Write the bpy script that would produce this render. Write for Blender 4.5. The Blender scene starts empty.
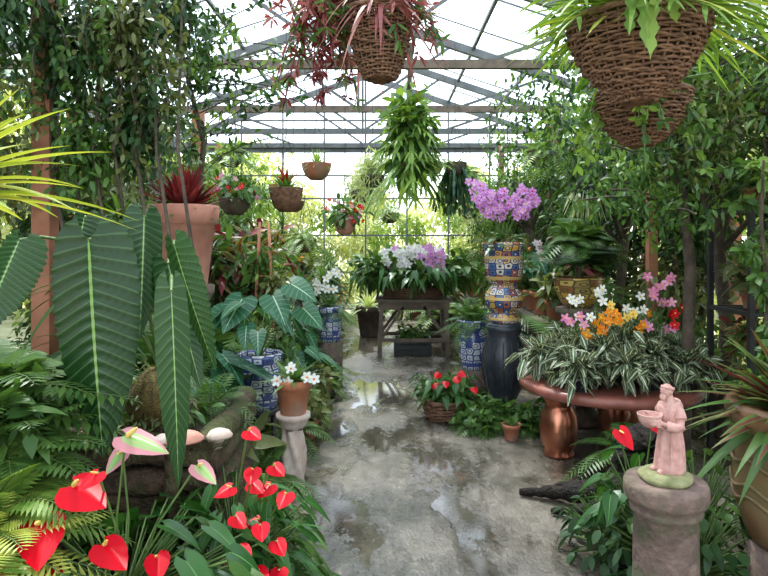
import bpy, math, random
import numpy as np
from mathutils import Vector
R=np.random.RandomState(7); random.seed(7)
pi=math.pi
# ---------------------------------------------------------------- materials
def newmat(name):
    m=bpy.data.materials.new(name); m.use_nodes=True
    nt=m.node_tree
    for n in list(nt.nodes): nt.nodes.remove(n)
    out=nt.nodes.new('ShaderNodeOutputMaterial')
    return m,nt,out
def c4(c): return (c[0],c[1],c[2],1)
def mixc(nt,fac,a,b,mode='MIX'):
    n=nt.nodes.new('ShaderNodeMix'); n.data_type='RGBA'; n.blend_type=mode
    for s,val in ((n.inputs[0],fac),(n.inputs[6],a),(n.inputs[7],b)):
        if hasattr(val,'is_output'): nt.links.new(val,s)
        elif isinstance(val,(int,float)): s.default_value=val
        else: s.default_value=c4(val)
    return n.outputs[2]
def mth(nt,op,a,b=0.0,c=None):
    n=nt.nodes.new('ShaderNodeMath'); n.operation=op
    for i,val in enumerate((a,b) if c is None else (a,b,c)):
        if hasattr(val,'is_output'): nt.links.new(val,n.inputs[i])
        else: n.inputs[i].default_value=val
    return n.outputs[0]
def attr(nt,name):
    n=nt.nodes.new('ShaderNodeAttribute'); n.attribute_name=name; return n.outputs['Fac']
def noise(nt,scale,detail=3,vec=None,rough=.5):
    n=nt.nodes.new('ShaderNodeTexNoise'); n.inputs['Scale'].default_value=scale; n.inputs['Detail'].default_value=detail
    n.inputs['Roughness'].default_value=rough
    if vec is None:
        tc=nt.nodes.new('ShaderNodeTexCoord'); vec=tc.outputs['Object']
    nt.links.new(vec,n.inputs['Vector']); return n.outputs['Fac']
def ramp(nt,fac,stops,interp='LINEAR'):
    n=nt.nodes.new('ShaderNodeValToRGB'); cr=n.color_ramp; cr.interpolation=interp
    while len(cr.elements)<len(stops): cr.elements.new(0.5)
    for e,(p,c) in zip(cr.elements,stops): e.position=p; e.color=c4(c)
    nt.links.new(fac,n.inputs[0]); return n.outputs[0]
def bump(nt,h,strength=.3,dist=.01):
    b=nt.nodes.new('ShaderNodeBump'); b.inputs['Strength'].default_value=strength; b.inputs['Distance'].default_value=dist
    nt.links.new(h,b.inputs['Height']); return b.outputs['Normal']
def princ(nt,out,col,rough=.5,metal=0,nor=None,coat=0,link=True,spec=.5):
    p=nt.nodes.new('ShaderNodeBsdfPrincipled')
    for s,v in (('Base Color',col),('Roughness',rough),('Metallic',metal)):
        if hasattr(v,'is_output'): nt.links.new(v,p.inputs[s])
        else: p.inputs[s].default_value=c4(v) if s=='Base Color' else v
    p.inputs['Specular IOR Level'].default_value=spec
    if coat: p.inputs['Coat Weight'].default_value=coat
    if nor is not None: nt.links.new(nor,p.inputs['Normal'])
    if link: nt.links.new(p.outputs[0],out.inputs[0])
    return p
def leafmat(name,c1,c2,mid=None,midw=.08,vein=None,edge=None,rough=.42,tr=.3,spec=.3,tint=(1.35,1.3,.6)):
    m,nt,out=newmat(name)
    col=mixc(nt,attr(nt,'rnd'),c1,c2)
    a=mth(nt,'ABSOLUTE',attr(nt,'ls'))
    if vein:
        w=mth(nt,'SINE',mth(nt,'MULTIPLY',mth(nt,'SUBTRACT',mth(nt,'MULTIPLY',attr(nt,'lt'),vein[0]),mth(nt,'MULTIPLY',a,vein[1])),2*pi))
        f=mth(nt,'MULTIPLY',mth(nt,'GREATER_THAN',w,vein[3]),.6)
        col=mixc(nt,f,col,vein[2])
    if edge: col=mixc(nt,mth(nt,'MULTIPLY',mth(nt,'GREATER_THAN',a,edge[1]),.85),col,edge[0])
    if mid: col=mixc(nt,mth(nt,'LESS_THAN',a,midw),col,mid)
    p=princ(nt,out,col,rough,link=False,spec=spec)
    t=nt.nodes.new('ShaderNodeBsdfTranslucent'); nt.links.new(mixc(nt,1.0,col,tint,'MULTIPLY'),t.inputs[0])
    ms=nt.nodes.new('ShaderNodeMixShader'); ms.inputs[0].default_value=tr
    nt.links.new(p.outputs[0],ms.inputs[1]); nt.links.new(t.outputs[0],ms.inputs[2]); nt.links.new(ms.outputs[0],out.inputs[0])
    return m
def stdmat(name,c1,c2,scale=12,rough=.7,metal=0,bs=.3,bd=.01,coat=0,moss=None,spec=.4):
    m,nt,out=newmat(name)
    n=noise(nt,scale,5)
    col=ramp(nt,n,[(.3,c1),(.7,c2)])
    if moss:
        f=ramp(nt,noise(nt,scale*.45,4),[(.48,(0,0,0)),(.62,(1,1,1))]); col=mixc(nt,f,col,moss)
    princ(nt,out,col,rough,metal,bump(nt,noise(nt,scale*3,4),bs,bd),coat,spec=spec)
    return m
G_DARK=leafmat('leaf_dark',(.015,.042,.012),(.042,.098,.028))
G_MID=leafmat('leaf_mid',(.038,.095,.02),(.1,.19,.04))
G_LIGHT=leafmat('leaf_light',(.1,.2,.03),(.23,.35,.07))
G_YEL=leafmat('leaf_yellow',(.22,.31,.035),(.45,.48,.08),mid=(.6,.58,.2),midw=.14)
G_PALE=leafmat('leaf_pale',(.36,.44,.2),(.58,.64,.34))
G_SUN=leafmat('leaf_outdoor_hazy',(.38,.44,.2),(.66,.69,.42),rough=.7,tr=.4)  # sunlit haze beyond the back wall is painted into this pale leaf colour
G_OLIVE=leafmat('leaf_olive',(.065,.085,.026),(.16,.185,.06))
G_BLUE=leafmat('leaf_bluegreen',(.02,.08,.05),(.08,.18,.11),mid=(.35,.48,.35),midw=.06)
G_RED=leafmat('leaf_burgundy',(.09,.01,.015),(.21,.035,.03),tint=(1.4,1,1))
G_PINK=leafmat('leaf_pinkred',(.24,.06,.06),(.4,.17,.13),tint=(1.3,1,1))
G_BROM=leafmat('leaf_bromeliad',(.07,.14,.03),(.2,.24,.07),mid=(.17,.04,.04),midw=.4)
G_VEITCH=leafmat('leaf_king_anthurium',(.008,.036,.008),(.022,.072,.014),mid=(.2,.32,.1),midw=.035,vein=(19,2.2,(.06,.13,.045),.88),rough=.33,tr=.08,spec=.35)
G_PHIL=leafmat('leaf_philodendron',(.018,.08,.04),(.042,.14,.065),mid=(.32,.46,.3),midw=.045,vein=(7,1.6,(.17,.33,.18),.94),rough=.32)
G_VAR=leafmat('leaf_variegated',(.03,.075,.028),(.065,.12,.045),mid=(.52,.55,.4),midw=.2,edge=((.42,.34,.26),.86),tint=(1.1,1.1,.8))
G_ANTH=leafmat('leaf_anthurium',(.016,.07,.012),(.045,.14,.028),mid=(.12,.25,.07),midw=.05,rough=.3,spec=.35)
F_RED=leafmat('spathe_red',(.42,.0,.008),(.6,.004,.016),rough=.36,tr=.06,spec=.16,tint=(1.2,1,1))
F_PG=leafmat('spathe_pinkgreen',(.2,.32,.12),(.3,.37,.16),edge=((.5,.17,.23),.5),mid=(.2,.36,.1),midw=.12,rough=.35,tr=.1,spec=.2)
F_PUR=leafmat('petal_purple',(.46,.13,.46),(.66,.33,.64),mid=(.8,.55,.78),midw=.12,rough=.5,tint=(1,1,1))
F_WHITE=leafmat('petal_white',(.68,.68,.63),(.84,.84,.8),rough=.5,tint=(1,1,1))
F_ORANGE=leafmat('petal_orange',(.75,.2,.01),(.86,.38,.02),rough=.5)
F_PINK=leafmat('petal_pink',(.66,.18,.36),(.78,.38,.54),rough=.5,tint=(1,1,1))
F_YEL=leafmat('petal_yellow',(.8,.52,.05),(.86,.68,.2),rough=.5)
STEM=stdmat('stem_green',(.06,.12,.025),(.11,.17,.045),20,.5)
BARK=stdmat('bark',(.05,.036,.026),(.12,.09,.065),9,.9,bs=.8,bd=.02)
DARKWOOD=stdmat('rotten_wood',(.028,.019,.013),(.12,.078,.052),9,.9,bs=1,bd=.04,moss=(.055,.062,.022),spec=.2)
ROOT=stdmat('wet_root',(.006,.005,.004),(.022,.015,.011),14,.7,bs=1,bd=.03,spec=.2)
WOOD=stdmat('weathered_wood',(.08,.06,.045),(.18,.135,.1),8,.8)
POSTM=stdmat('rust_painted_post',(.24,.09,.05),(.38,.16,.09),6,.7)
STEEL=stdmat('grey_steel',(.08,.085,.085),(.14,.145,.145),5,.55)
BLACK=stdmat('black_metal',(.012,.012,.012),(.03,.03,.03),8,.5)
TERRA=stdmat('terracotta',(.34,.11,.055),(.48,.19,.1),14,.8,moss=(.28,.16,.11))
TERRAP=stdmat('terracotta_pink',(.42,.17,.12),(.56,.27,.2),10,.8)
SOIL=stdmat('soil',(.03,.02,.012),(.08,.052,.032),30,.95,bs=1,bd=.02)
MOSSM=stdmat('moss',(.06,.045,.012),(.16,.115,.03),40,.95,bs=1,bd=.02)
WICK=stdmat('wicker',(.085,.038,.022),(.23,.12,.068),25,.7)
STONE=stdmat('pedestal_stone',(.08,.052,.042),(.2,.135,.11),14,.9,bs=.7,bd=.015,moss=(.085,.085,.045))
STONEG=stdmat('mossy_stone',(.13,.14,.06),(.27,.26,.13),20,.9,bs=.6)
STATUE=stdmat('pink_clay',(.36,.18,.155),(.54,.31,.27),30,.85,bs=.4,moss=(.46,.27,.23))
WHITEST=stdmat('white_plaster',(.36,.28,.235),(.56,.47,.41),18,.85,moss=(.44,.33,.27))
COPPER=stdmat('copper',(.32,.1,.055),(.58,.26,.16),7,.28,metal=.9)
REDMETAL=stdmat('oxide_slab',(.16,.05,.036),(.28,.095,.065),9,.35)
BROWNGL=stdmat('brown_glaze',(.1,.05,.026),(.22,.12,.06),6,.35,moss=(.15,.11,.05))
CREAM=stdmat('spadix_cream',(.7,.45,.08),(.8,.6,.2),30,.5)
DKURN=stdmat('dark_glaze',(.015,.02,.03),(.04,.045,.05),10,.25)
def talavera(name,cols,nu,nv,edge=(.02,.03,.12),ew=.07,bands=4,bandc=(.04,.09,.35)):
    m,nt,out=newmat(name)
    cv=nt.nodes.new('ShaderNodeCombineXYZ')
    nt.links.new(mth(nt,'MULTIPLY',attr(nt,'ls'),nu),cv.inputs[0]); nt.links.new(mth(nt,'MULTIPLY',attr(nt,'lt'),nv),cv.inputs[1])
    v1=nt.nodes.new('ShaderNodeTexVoronoi'); v1.inputs['Scale'].default_value=1; v1.inputs['Randomness'].default_value=.35
    v2=nt.nodes.new('ShaderNodeTexVoronoi'); v2.feature='DISTANCE_TO_EDGE'; v2.inputs['Scale'].default_value=1; v2.inputs['Randomness'].default_value=.35
    nt.links.new(cv.outputs[0],v1.inputs['Vector']); nt.links.new(cv.outputs[0],v2.inputs['Vector'])
    sp=nt.nodes.new('ShaderNodeSeparateColor'); nt.links.new(v1.outputs['Color'],sp.inputs[0])
    n=len(cols); col=ramp(nt,sp.outputs[0],[(i/n,c) for i,c in enumerate(cols)],'CONSTANT')
    ring=mth(nt,'LESS_THAN',mth(nt,'ABSOLUTE',mth(nt,'SUBTRACT',v1.outputs['Distance'],.27)),.05); col=mixc(nt,ring,col,edge)
    dot=mth(nt,'LESS_THAN',v1.outputs['Distance'],.16); col=mixc(nt,dot,col,cols[-1])
    col=mixc(nt,mth(nt,'LESS_THAN',v2.outputs['Distance'],ew),col,edge)
    band=mth(nt,'GREATER_THAN',mth(nt,'SINE',mth(nt,'MULTIPLY',attr(nt,'lt'),2*pi*bands)),.9)
    col=mixc(nt,band,col,bandc)
    princ(nt,out,col,.2,coat=.3); return m
TALA=talavera('talavera_yellow',[(.52,.27,.04),(.34,.1,.04),(.5,.43,.32),(.48,.3,.06),(.06,.1,.2),(.5,.44,.34)],15,13,bandc=(.48,.33,.12))
TALB=talavera('talavera_blue',[(.5,.52,.55),(.06,.085,.24),(.48,.51,.55),(.5,.52,.55)],12,8,edge=(.035,.05,.18),ew=.09,bands=2,bandc=(.05,.08,.25))
TALC=talavera('talavera_gold',[(.5,.3,.06),(.26,.1,.04),(.5,.36,.1),(.3,.22,.08)],10,5,bands=1,bandc=(.35,.2,.04),edge=(.1,.07,.03))
def floormat():
    m,nt,out=newmat('wet_concrete')
    tc=nt.nodes.new('ShaderNodeTexCoord'); mp=nt.nodes.new('ShaderNodeMapping'); mp.inputs['Scale'].default_value=(1.5,.8,1); nt.links.new(tc.outputs['Object'],mp.inputs[0])
    n1=noise(nt,1.2,6,rough=.6); n2=noise(nt,9,7,mp.outputs[0],rough=.75); n3=noise(nt,55,4)
    col=ramp(nt,n1,[(.34,(.065,.055,.04)),(.5,(.14,.12,.095)),(.68,(.23,.2,.165))])
    col=mixc(nt,.4,col,ramp(nt,n2,[(.38,(.05,.042,.028)),(.6,(.27,.235,.19))]))
    col=mixc(nt,ramp(nt,n3,[(.35,(.35,.35,.35)),(.5,(0,0,0))]),col,(.06,.05,.035))
    col=mixc(nt,ramp(nt,noise(nt,2.2,6,rough=.7),[(.52,(0,0,0)),(.6,(.6,.6,.6))]),col,(.055,.052,.03))
    wet=ramp(nt,noise(nt,1.1,6,mp.outputs[0],rough=.62),[(.46,(0,0,0)),(.54,(1,1,1))])
    ws=nt.nodes.new('ShaderNodeSeparateColor'); nt.links.new(wet,ws.inputs[0]); w=ws.outputs[0]
    col=mixc(nt,1.0,col,mixc(nt,w,(.5,.5,.48),(1,1,1)),'MULTIPLY')
    rough=mth(nt,'ADD',mth(nt,'MULTIPLY',w,.26),.04)
    h=mth(nt,'MULTIPLY',mth(nt,'ADD',mth(nt,'MULTIPLY',n2,.9),mth(nt,'MULTIPLY',n3,.35)),mth(nt,'ADD',mth(nt,'MULTIPLY',w,.85),.03))
    princ(nt,out,col,rough,0,bump(nt,h,.6,.02),spec=.6); return m
FLOOR=floormat()
GROUND=stdmat('outdoor_ground',(.25,.27,.14),(.48,.46,.32),2,.9)
def glassmat():
    m,nt,out=newmat('roof_polycarbonate')
    t=nt.nodes.new('ShaderNodeBsdfTransparent'); t.inputs[0].default_value=(.9,.96,1,1)
    d=nt.nodes.new('ShaderNodeBsdfTranslucent'); d.inputs[0].default_value=(.72,.83,.92,1)
    tc=nt.nodes.new('ShaderNodeTexCoord'); mp=nt.nodes.new('ShaderNodeMapping'); mp.inputs['Scale'].default_value=(.5,1.3,1); nt.links.new(tc.outputs['Object'],mp.inputs[0])
    nf=ramp(nt,noise(nt,1.2,5,mp.outputs[0]),[(.35,(.2,.2,.2)),(.65,(.8,.8,.8))])
    ms=nt.nodes.new('ShaderNodeMixShader'); nt.links.new(nf,ms.inputs[0])
    nt.links.new(t.outputs[0],ms.inputs[1]); nt.links.new(d.outputs[0],ms.inputs[2]); nt.links.new(ms.outputs[0],out.inputs[0]); return m
GLASS=glassmat()
# ---------------------------------------------------------------- mesh builder
class MB:
    def __init__(s): s.v=[];s.f=[];s.m=[];s.a=[];s.n=0;s.mats=[]
    def mi(s,mat):
        if mat not in s.mats: s.mats.append(mat)
        return s.mats.index(mat)
    def add(s,v,f,mat,ls=None,lt=None,rnd=None):
        v=np.asarray(v,float).reshape(-1,3); k=len(v); f=np.asarray(f,int)
        A=np.zeros((k,3))
        if ls is not None: A[:,0]=ls
        if lt is not None: A[:,1]=lt
        A[:,2]=R.rand() if rnd is None else rnd
        s.v.append(v); s.a.append(A); s.f.append(f+s.n); s.m.append(np.full(len(f),s.mi(mat))); s.n+=k
    def build(s,name,loc=(0,0,0),origin=None,flat=False,parent=None):
        V=np.concatenate(s.v); A=np.concatenate(s.a)
        if origin is not None: V=V-np.array(origin); loc=origin
        me=bpy.data.meshes.new(name)
        li=np.concatenate([f.ravel() for f in s.f]); tot=np.concatenate([np.full(len(f),f.shape[1]) for f in s.f])
        st=np.concatenate([[0],np.cumsum(tot)[:-1]])
        me.vertices.add(len(V)); me.vertices.foreach_set('co',V.ravel().astype('f'))
        me.loops.add(len(li)); me.loops.foreach_set('vertex_index',li.astype('i'))
        me.polygons.add(len(tot)); me.polygons.foreach_set('loop_start',st.astype('i'))
        me.polygons.foreach_set('material_index',np.concatenate(s.m).astype('i'))
        me.update(calc_edges=True)
        me.polygons.foreach_set('use_smooth',np.full(len(tot),not flat))
        for i,nm in enumerate(('ls','lt','rnd')):
            at=me.attributes.new(nm,'FLOAT','POINT'); at.data.foreach_set('value',A[:,i].astype('f'))
        for mt in s.mats: me.materials.append(mt)
        o=bpy.data.objects.new(name,me); o.location=loc; bpy.context.collection.objects.link(o)
        if parent: o.parent=parent
        return o
def nrm(a): return a/np.maximum(np.linalg.norm(a,axis=-1,keepdims=True),1e-9)
def prof(shape,K):
    t=np.linspace(0,1,K); te=t.copy()
    if shape=='lance': w=np.maximum(np.sin(pi*t**.8),0)**.8
    elif shape=='oval': w=np.maximum(np.sin(pi*t**.9),0)**.6
    elif shape=='strap': w=np.clip((1-t)*3,0,1)**.8*(.65+.35*np.sin(pi*np.clip(t*1.3,0,1)))
    elif shape=='blade': w=(1-t)**.6*(.6+.4*np.sin(pi*t))
    elif shape=='heart':
        w=np.interp(t,[0,.04,.1,.25,.5,.75,.9,1],[.35,.68,.87,1,.85,.5,.22,.02]); te=np.interp(t,[0,.1,.25,.5,.75,.9,1],[-.2,-.12,.1,.42,.72,.89,1])
    elif shape=='veitch':
        w=np.interp(t,[0,.015,.04,.09,.2,.4,.65,.85,.95,1],[.28,.5,.7,.88,1,.97,.76,.4,.17,.01]); te=np.interp(t,[0,.04,.12,.3,1],[-.11,-.075,.04,.28,1])
    elif shape=='petal': w=np.interp(t,[0,.3,.6,.85,1],[.2,.75,1,.75,.1])
    elif shape=='lobed': w=np.clip((1-t)*4,0,1)*(.72+.28*np.sin(t*2*pi*4))
    elif shape=='fork': w=np.interp(t,[0,.4,.75,1],[.2,.5,1,.9])
    w=np.maximum(w,.02); return t,te,w
Z=np.array([0,0,1.])
def leaves(mb,base,d,up,L,W,shape='lance',mat=None,droop=.2,fold=.15,nseg=4,cols=3,corr=None,rnd=None,curl=0):
    base=np.atleast_2d(base).astype(float); N=len(base)
    d=nrm(np.broadcast_to(np.asarray(d,float),(N,3))); up=np.broadcast_to(np.asarray(up,float),(N,3))
    L=np.broadcast_to(np.asarray(L,float),(N,)); W=np.broadcast_to(np.asarray(W,float),(N,))
    droop=np.broadcast_to(np.asarray(droop,float),(N,))
    side=np.cross(d,up); bad=np.linalg.norm(side,axis=1)<1e-3; side[bad]=np.cross(d[bad],np.array([.3,.8,.5])); side=nrm(side)
    nor=np.cross(side,d)
    K=nseg+1; t,te,w=prof(shape,K); S=np.linspace(-1,1,cols)
    al=t[:,None]+(te-t)[:,None]*(np.abs(S)**1.5)[None,:]
    B=lambda a:a[:,None,None,:]
    P=B(base)+B(d)*(L[:,None,None]*al[None])[...,None]
    sw=(S[None,:]*w[:,None])[None]*W[:,None,None]/2
    P=P+B(side)*sw[...,None]+B(nor)*(np.abs(sw)*fold)[...,None]
    P=P-Z*(droop[:,None,None]*L[:,None,None]*(al**2)[None])[...,None]
    if curl: P=P+B(nor)*(curl*L[:,None,None]*(al**2)[None])[...,None]
    if corr:
        c=corr[0]*np.sin(2*pi*(t[:,None]*corr[1]-np.abs(S)[None]*2.2))*np.minimum(1,np.abs(S)*4)[None]*np.minimum(1,w*3)[:,None]
        P=P+B(nor)*c[None,:,:,None]
    idx=np.arange(K*cols).reshape(K,cols)
    q=np.stack([idx[:-1,:-1],idx[:-1,1:],idx[1:,1:],idx[1:,:-1]],-1).reshape(-1,4)
    F=(q[None]+(np.arange(N)*K*cols)[:,None,None]).reshape(-1,4)
    r=R.rand(N) if rnd is None else np.broadcast_to(rnd,(N,))
    mb.add(P.reshape(-1,3),F,mat,np.tile(np.tile(S,K),N),np.tile(np.repeat(t,cols),N),np.repeat(r,K*cols))
def tube(mb,pts,r,sides=5,mat=None,cap=True,closed=False):
    pts=np.asarray(pts,float); n=len(pts); r=np.broadcast_to(np.asarray(r,float),(n,))
    if closed: tan=np.roll(pts,-1,0)-np.roll(pts,1,0)
    else: tan=np.gradient(pts,axis=0)
    tan=nrm(tan); ref=np.array([.13,.21,.97]) if abs(np.mean(tan[:,2]))<.8 else np.array([1.,.1,0])
    a=nrm(np.cross(tan,ref)); b=np.cross(tan,a)
    th=np.arange(sides)*2*pi/sides
    P=pts[:,None]+(a[:,None]*np.cos(th)[None,:,None]+b[:,None]*np.sin(th)[None,:,None])*r[:,None,None]
    F=[]
    for i in range(n if closed else n-1):
        j=(i+1)%n
        for k in range(sides):
            F.append((i*sides+k,i*sides+(k+1)%sides,j*sides+(k+1)%sides,j*sides+k))
    mb.add(P.reshape(-1,3),F,mat,0.5,np.repeat(np.linspace(0,1,n),sides))
    if cap and not closed:
        for s0 in (0,(n-1)*sides):
            c=P.reshape(-1,3)[s0:s0+sides]; mb.add(np.vstack([c,c.mean(0)]),[(k,(k+1)%sides,sides) for k in range(sides)],mat)
def arc(a,b,h,n=8):
    a=np.array(a,float);b=np.array(b,float); t=np.linspace(0,1,n)[:,None]; return a+(b-a)*t+Z*h*4*t*(1-t)
def lathe(mb,prf,c,mat,segs=28,fold=None):
    prf=np.array(prf,float); n=len(prf); th=np.linspace(0,2*pi,segs+1)
    rr=prf[:,0][:,None]*np.ones(segs+1)[None]
    if fold: rr=rr*(1+fold[0]*np.cos(th*fold[1]))[None]
    P=np.stack([c[0]+rr*np.cos(th),c[1]+rr*np.sin(th),c[2]+prf[:,1][:,None]+0*rr],-1)
    idx=np.arange(n*(segs+1)).reshape(n,segs+1)
    F=np.stack([idx[:-1,:-1],idx[:-1,1:],idx[1:,1:],idx[1:,:-1]],-1).reshape(-1,4)
    z=prf[:,1]; lt=(z-z.min())/max(1e-6,(z.max()-z.min()))
    mb.add(P.reshape(-1,3),F,mat,np.tile(np.linspace(0,1,segs+1),n),np.repeat(lt,segs+1))
def beam(mb,a,b,w,h,mat):
    a=np.array(a,float);b=np.array(b,float);t=nrm(b-a)
    ref=Z if abs(t[2])<.9 else np.array([0,1.,0]); s=nrm(np.cross(t,ref)); u=np.cross(s,t)
    P=[p+s*w/2*i+u*h/2*j for p in(a,b) for i,j in((-1,-1),(1,-1),(1,1),(-1,1))]
    mb.add(P,[(0,1,2,3),(7,6,5,4),(0,4,5,1),(1,5,6,2),(2,6,7,3),(3,7,4,0)],mat)
def ball(mb,c,r,mat,segs=12,rings=8,lump=0):
    r=np.broadcast_to(np.asarray(r,float),(3,)); ph=np.linspace(-pi/2,pi/2,rings+1); th=np.linspace(0,2*pi,segs+1)
    P=np.stack([np.cos(ph)[:,None]*np.cos(th)[None],np.cos(ph)[:,None]*np.sin(th)[None],np.sin(ph)[:,None]+0*th[None]],-1)
    if lump:
        n=1+lump*(np.sin(P[...,0]*5+P[...,2]*4)+np.cos(P[...,1]*6-P[...,2]*3))*.5; P=P*n[...,None]
    P=P*r+np.array(c); idx=np.arange((rings+1)*(segs+1)).reshape(rings+1,segs+1)
    F=np.stack([idx[:-1,:-1],idx[:-1,1:],idx[1:,1:],idx[1:,:-1]],-1).reshape(-1,4); mb.add(P.reshape(-1,3),F,mat)
def pot(mb,c,r,h,mat,style='classic'):
    if style=='classic': p=[(0,0),(.66*r,0),(.68*r,.02*h),(.9*r,.76*h),(1.0*r,.77*h),(1.03*r,.98*h),(1.0*r,h),(.9*r,h),(.88*r,.88*h)]
    elif style=='urn': p=[(0,0),(.55*r,0),(.58*r,.05*h),(.45*r,.12*h),(.8*r,.3*h),(1.0*r,.55*h),(.95*r,.72*h),(.72*r,.86*h),(.78*r,.95*h),(.86*r,h),(.76*r,h),(.7*r,.9*h)]
    elif style=='barrel': p=[(0,0),(.7*r,0),(.78*r,.05*h),(.95*r,.3*h),(.97*r,.5*h),(.9*r,.72*h),(.86*r,.8*h),(1.05*r,.88*h),(1.08*r,.97*h),(1.02*r,h),(.9*r,h),(.86*r,.9*h)]
    elif style=='bowl': p=[(0,0),(.4*r,0),(.7*r,.2*h),(.93*r,.6*h),(1.0*r,.95*h),(1.02*r,h),(.93*r,h),(.88*r,.85*h)]
    lathe(mb,p,c,mat)
    rr,zz=p[-1]; lathe(mb,[(rr,zz),(rr*.5,zz+.02*h),(0.001,zz+.03*h)],c,SOIL,20)
    return c[2]+zz
def basket(mb,c,r,h,rows=14,stakes=26,rod=.008,taper=.35,pw=.75):
    ns=stakes*4; th=np.linspace(0,2*pi,ns,endpoint=False)
    def rad(f): return r*(taper+(1-taper)*math.sin(f*pi/2)**pw) if f>0 else r*taper
    for i in range(rows+1):
        f=i/rows; rr=rad(f)+rod*.9*np.cos(th*stakes/2+(i%2)*pi)*(1 if i<rows else 0)+.004*np.sin(th*5+i*1.7)
        zz=c[2]+h*f+.004*np.sin(th*3+i*2)
        tube(mb,np.stack([c[0]+rr*np.cos(th),c[1]+rr*np.sin(th),zz],-1),rod*(U(.85,1.1) if i<rows else 1.9),5,WICK,closed=True)
    for k in range(stakes):
        a=2*pi*k/stakes; fs=np.linspace(0,1,8)
        tube(mb,[(c[0]+rad(f)*math.cos(a),c[1]+rad(f)*math.sin(a),c[2]+h*f) for f in fs],rod*.8,4,WICK)
    for i in range(1,6):
        rr=rad(0)*i/6; tube(mb,np.stack([c[0]+rr*np.cos(th),c[1]+rr*np.sin(th),c[2]+0*th],-1),rod*1.3,4,WICK,closed=True)
    lathe(mb,[(rad(0)*.95,.006),(rad(.25)*.95,.25*h),(rad(.5)*.95,.5*h),(rad(.85)*.95,.85*h),(0.001,.9*h)],c,SOIL,20)
def hangers(mb,c,r,top,n=3,mat=None):
    mat=mat or BLACK
    apex=(c[0],c[1],min(c[2]+.55,top))
    for k in range(n):
        a=2*pi*k/n+.4; tube(mb,[(c[0]+r*math.cos(a),c[1]+r*math.sin(a),c[2]),apex],.003,4,mat)
    tube(mb,[apex,(c[0],c[1],top)],.004,4,mat)
def dirs(az,el): return np.stack([np.cos(az)*np.cos(el),np.sin(az)*np.cos(el),np.sin(el)],-1)
def updirs(az,el): return np.stack([-np.cos(az)*np.sin(el),-np.sin(az)*np.sin(el),np.cos(el)],-1)
def rosette(mb,c,n,L,W,e0=.2,e1=1.3,droop=.4,shape='strap',mat=None,nseg=7,fold=.25,spread=.02,az0=0,az1=2*pi):
    az=az0+(az1-az0)*((np.arange(n)*.618+R.rand(n)*.08)%1); el=e0+(e1-e0)*np.linspace(0,1,n)**1.1
    d=dirs(az,el); LL=L*(.75+.35*R.rand(n)); b=np.array(c)+d*spread*np.array([1,1,.2])
    leaves(mb,b,d,updirs(az,el),LL,W*(.8+.4*R.rand(n)),shape,mat,droop*(1.2-el/pi)*(.7+.6*R.rand(n)),fold,nseg)
def petiole_plant(mb,c,n,rad,H,L,W,shape='heart',mat=None,stem=None,sr=.004,cols=5,nseg=6,droop=.3,tilt=-.5,h0=.3):
    mat=mat or G_ANTH; stem=stem or STEM
    az=(np.arange(n)*2.4+R.rand(n)*.6); q=np.sqrt(R.rand(n)); rr=rad*(.25+.75*q); hh=H*(h0+(1-h0)*R.rand(n))*(1.05-.3*q)
    P=np.array(c)+np.stack([rr*np.cos(az),rr*np.sin(az),hh],-1)
    for p in P:
        a=np.array(c); m=(a+p)/2+np.array([(a[0]-p[0])*.25,(a[1]-p[1])*.25,hh.mean()*.1]); tube(mb,[a,m,p],sr,4,stem,cap=False)
    el=tilt+R.randn(n)*.3; d=dirs(az+R.randn(n)*.3,el); up=updirs(az,el)+R.randn(n,3)*.15
    leaves(mb,P,d,up,L*(.65+.5*R.rand(n)),W*(.65+.5*R.rand(n)),shape,mat,droop,.12,nseg,cols)
    return P
def cloud(mb,c,rad,n,L,W,shape='oval',mat=None,shell=.5,down=.35,nseg=3,droop=.25):
    u=nrm(R.randn(n,3)); r=(shell+(1-shell)*R.rand(n))[:,None]
    ph=R.rand(3)*6; lump=1+.18*np.sin(u[:,0]*5+ph[0])+.15*np.sin(u[:,2]*6+ph[1])+.1*np.sin(u[:,1]*7+ph[2])
    P=np.array(c)+u*r*lump[:,None]*np.array(rad)
    d=nrm(u*.6+R.randn(n,3)*.6-Z*down); up=nrm(u*.5+Z*.8+R.randn(n,3)*.5)
    leaves(mb,P,d,up,L*(.6+.8*R.rand(n)),W*(.6+.8*R.rand(n)),shape,mat,droop,.2,nseg)
def fern(mb,c,n,L,lw,e0=.1,e1=1.2,droop=.7,pairs=16,mat=None,stem=None,lwid=.2,az0=0,az1=2*pi,lshape='lance'):
    mat=mat or G_MID; stem=stem or STEM
    az=az0+(az1-az0)*((np.arange(n)*.618+R.rand(n)*.1)%1); el=e0+(e1-e0)*np.linspace(0,1,n)
    for a,e in zip(az,el):
        LL=L*(.7+.45*R.rand()); d=dirs(a,e); t=np.linspace(.12,1,pairs); dr=droop*(.6+.6*R.rand())
        P=np.array(c)+d*LL*t[:,None]-Z*(dr*LL*t**2)[:,None]
        tan=nrm(d-Z*(2*dr*t)[:,None]); sd=nrm(np.cross(tan,Z+np.array([.01,0,0]))); up=np.cross(sd,tan)
        tt=np.linspace(0,1,7); tube(mb,np.array(c)+d*LL*tt[:,None]-Z*(dr*LL*tt**2)[:,None],np.linspace(.004,.0015,7)*max(1,L),3,stem,cap=False)
        lp=np.sin(pi*np.clip(t*.9+.08,0,1))**.7*lw
        for s in(-1,1):
            leaves(mb,P,sd*s+tan*.45,up,lp,lp*lwid,lshape,mat,.15,.1,2)
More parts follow.
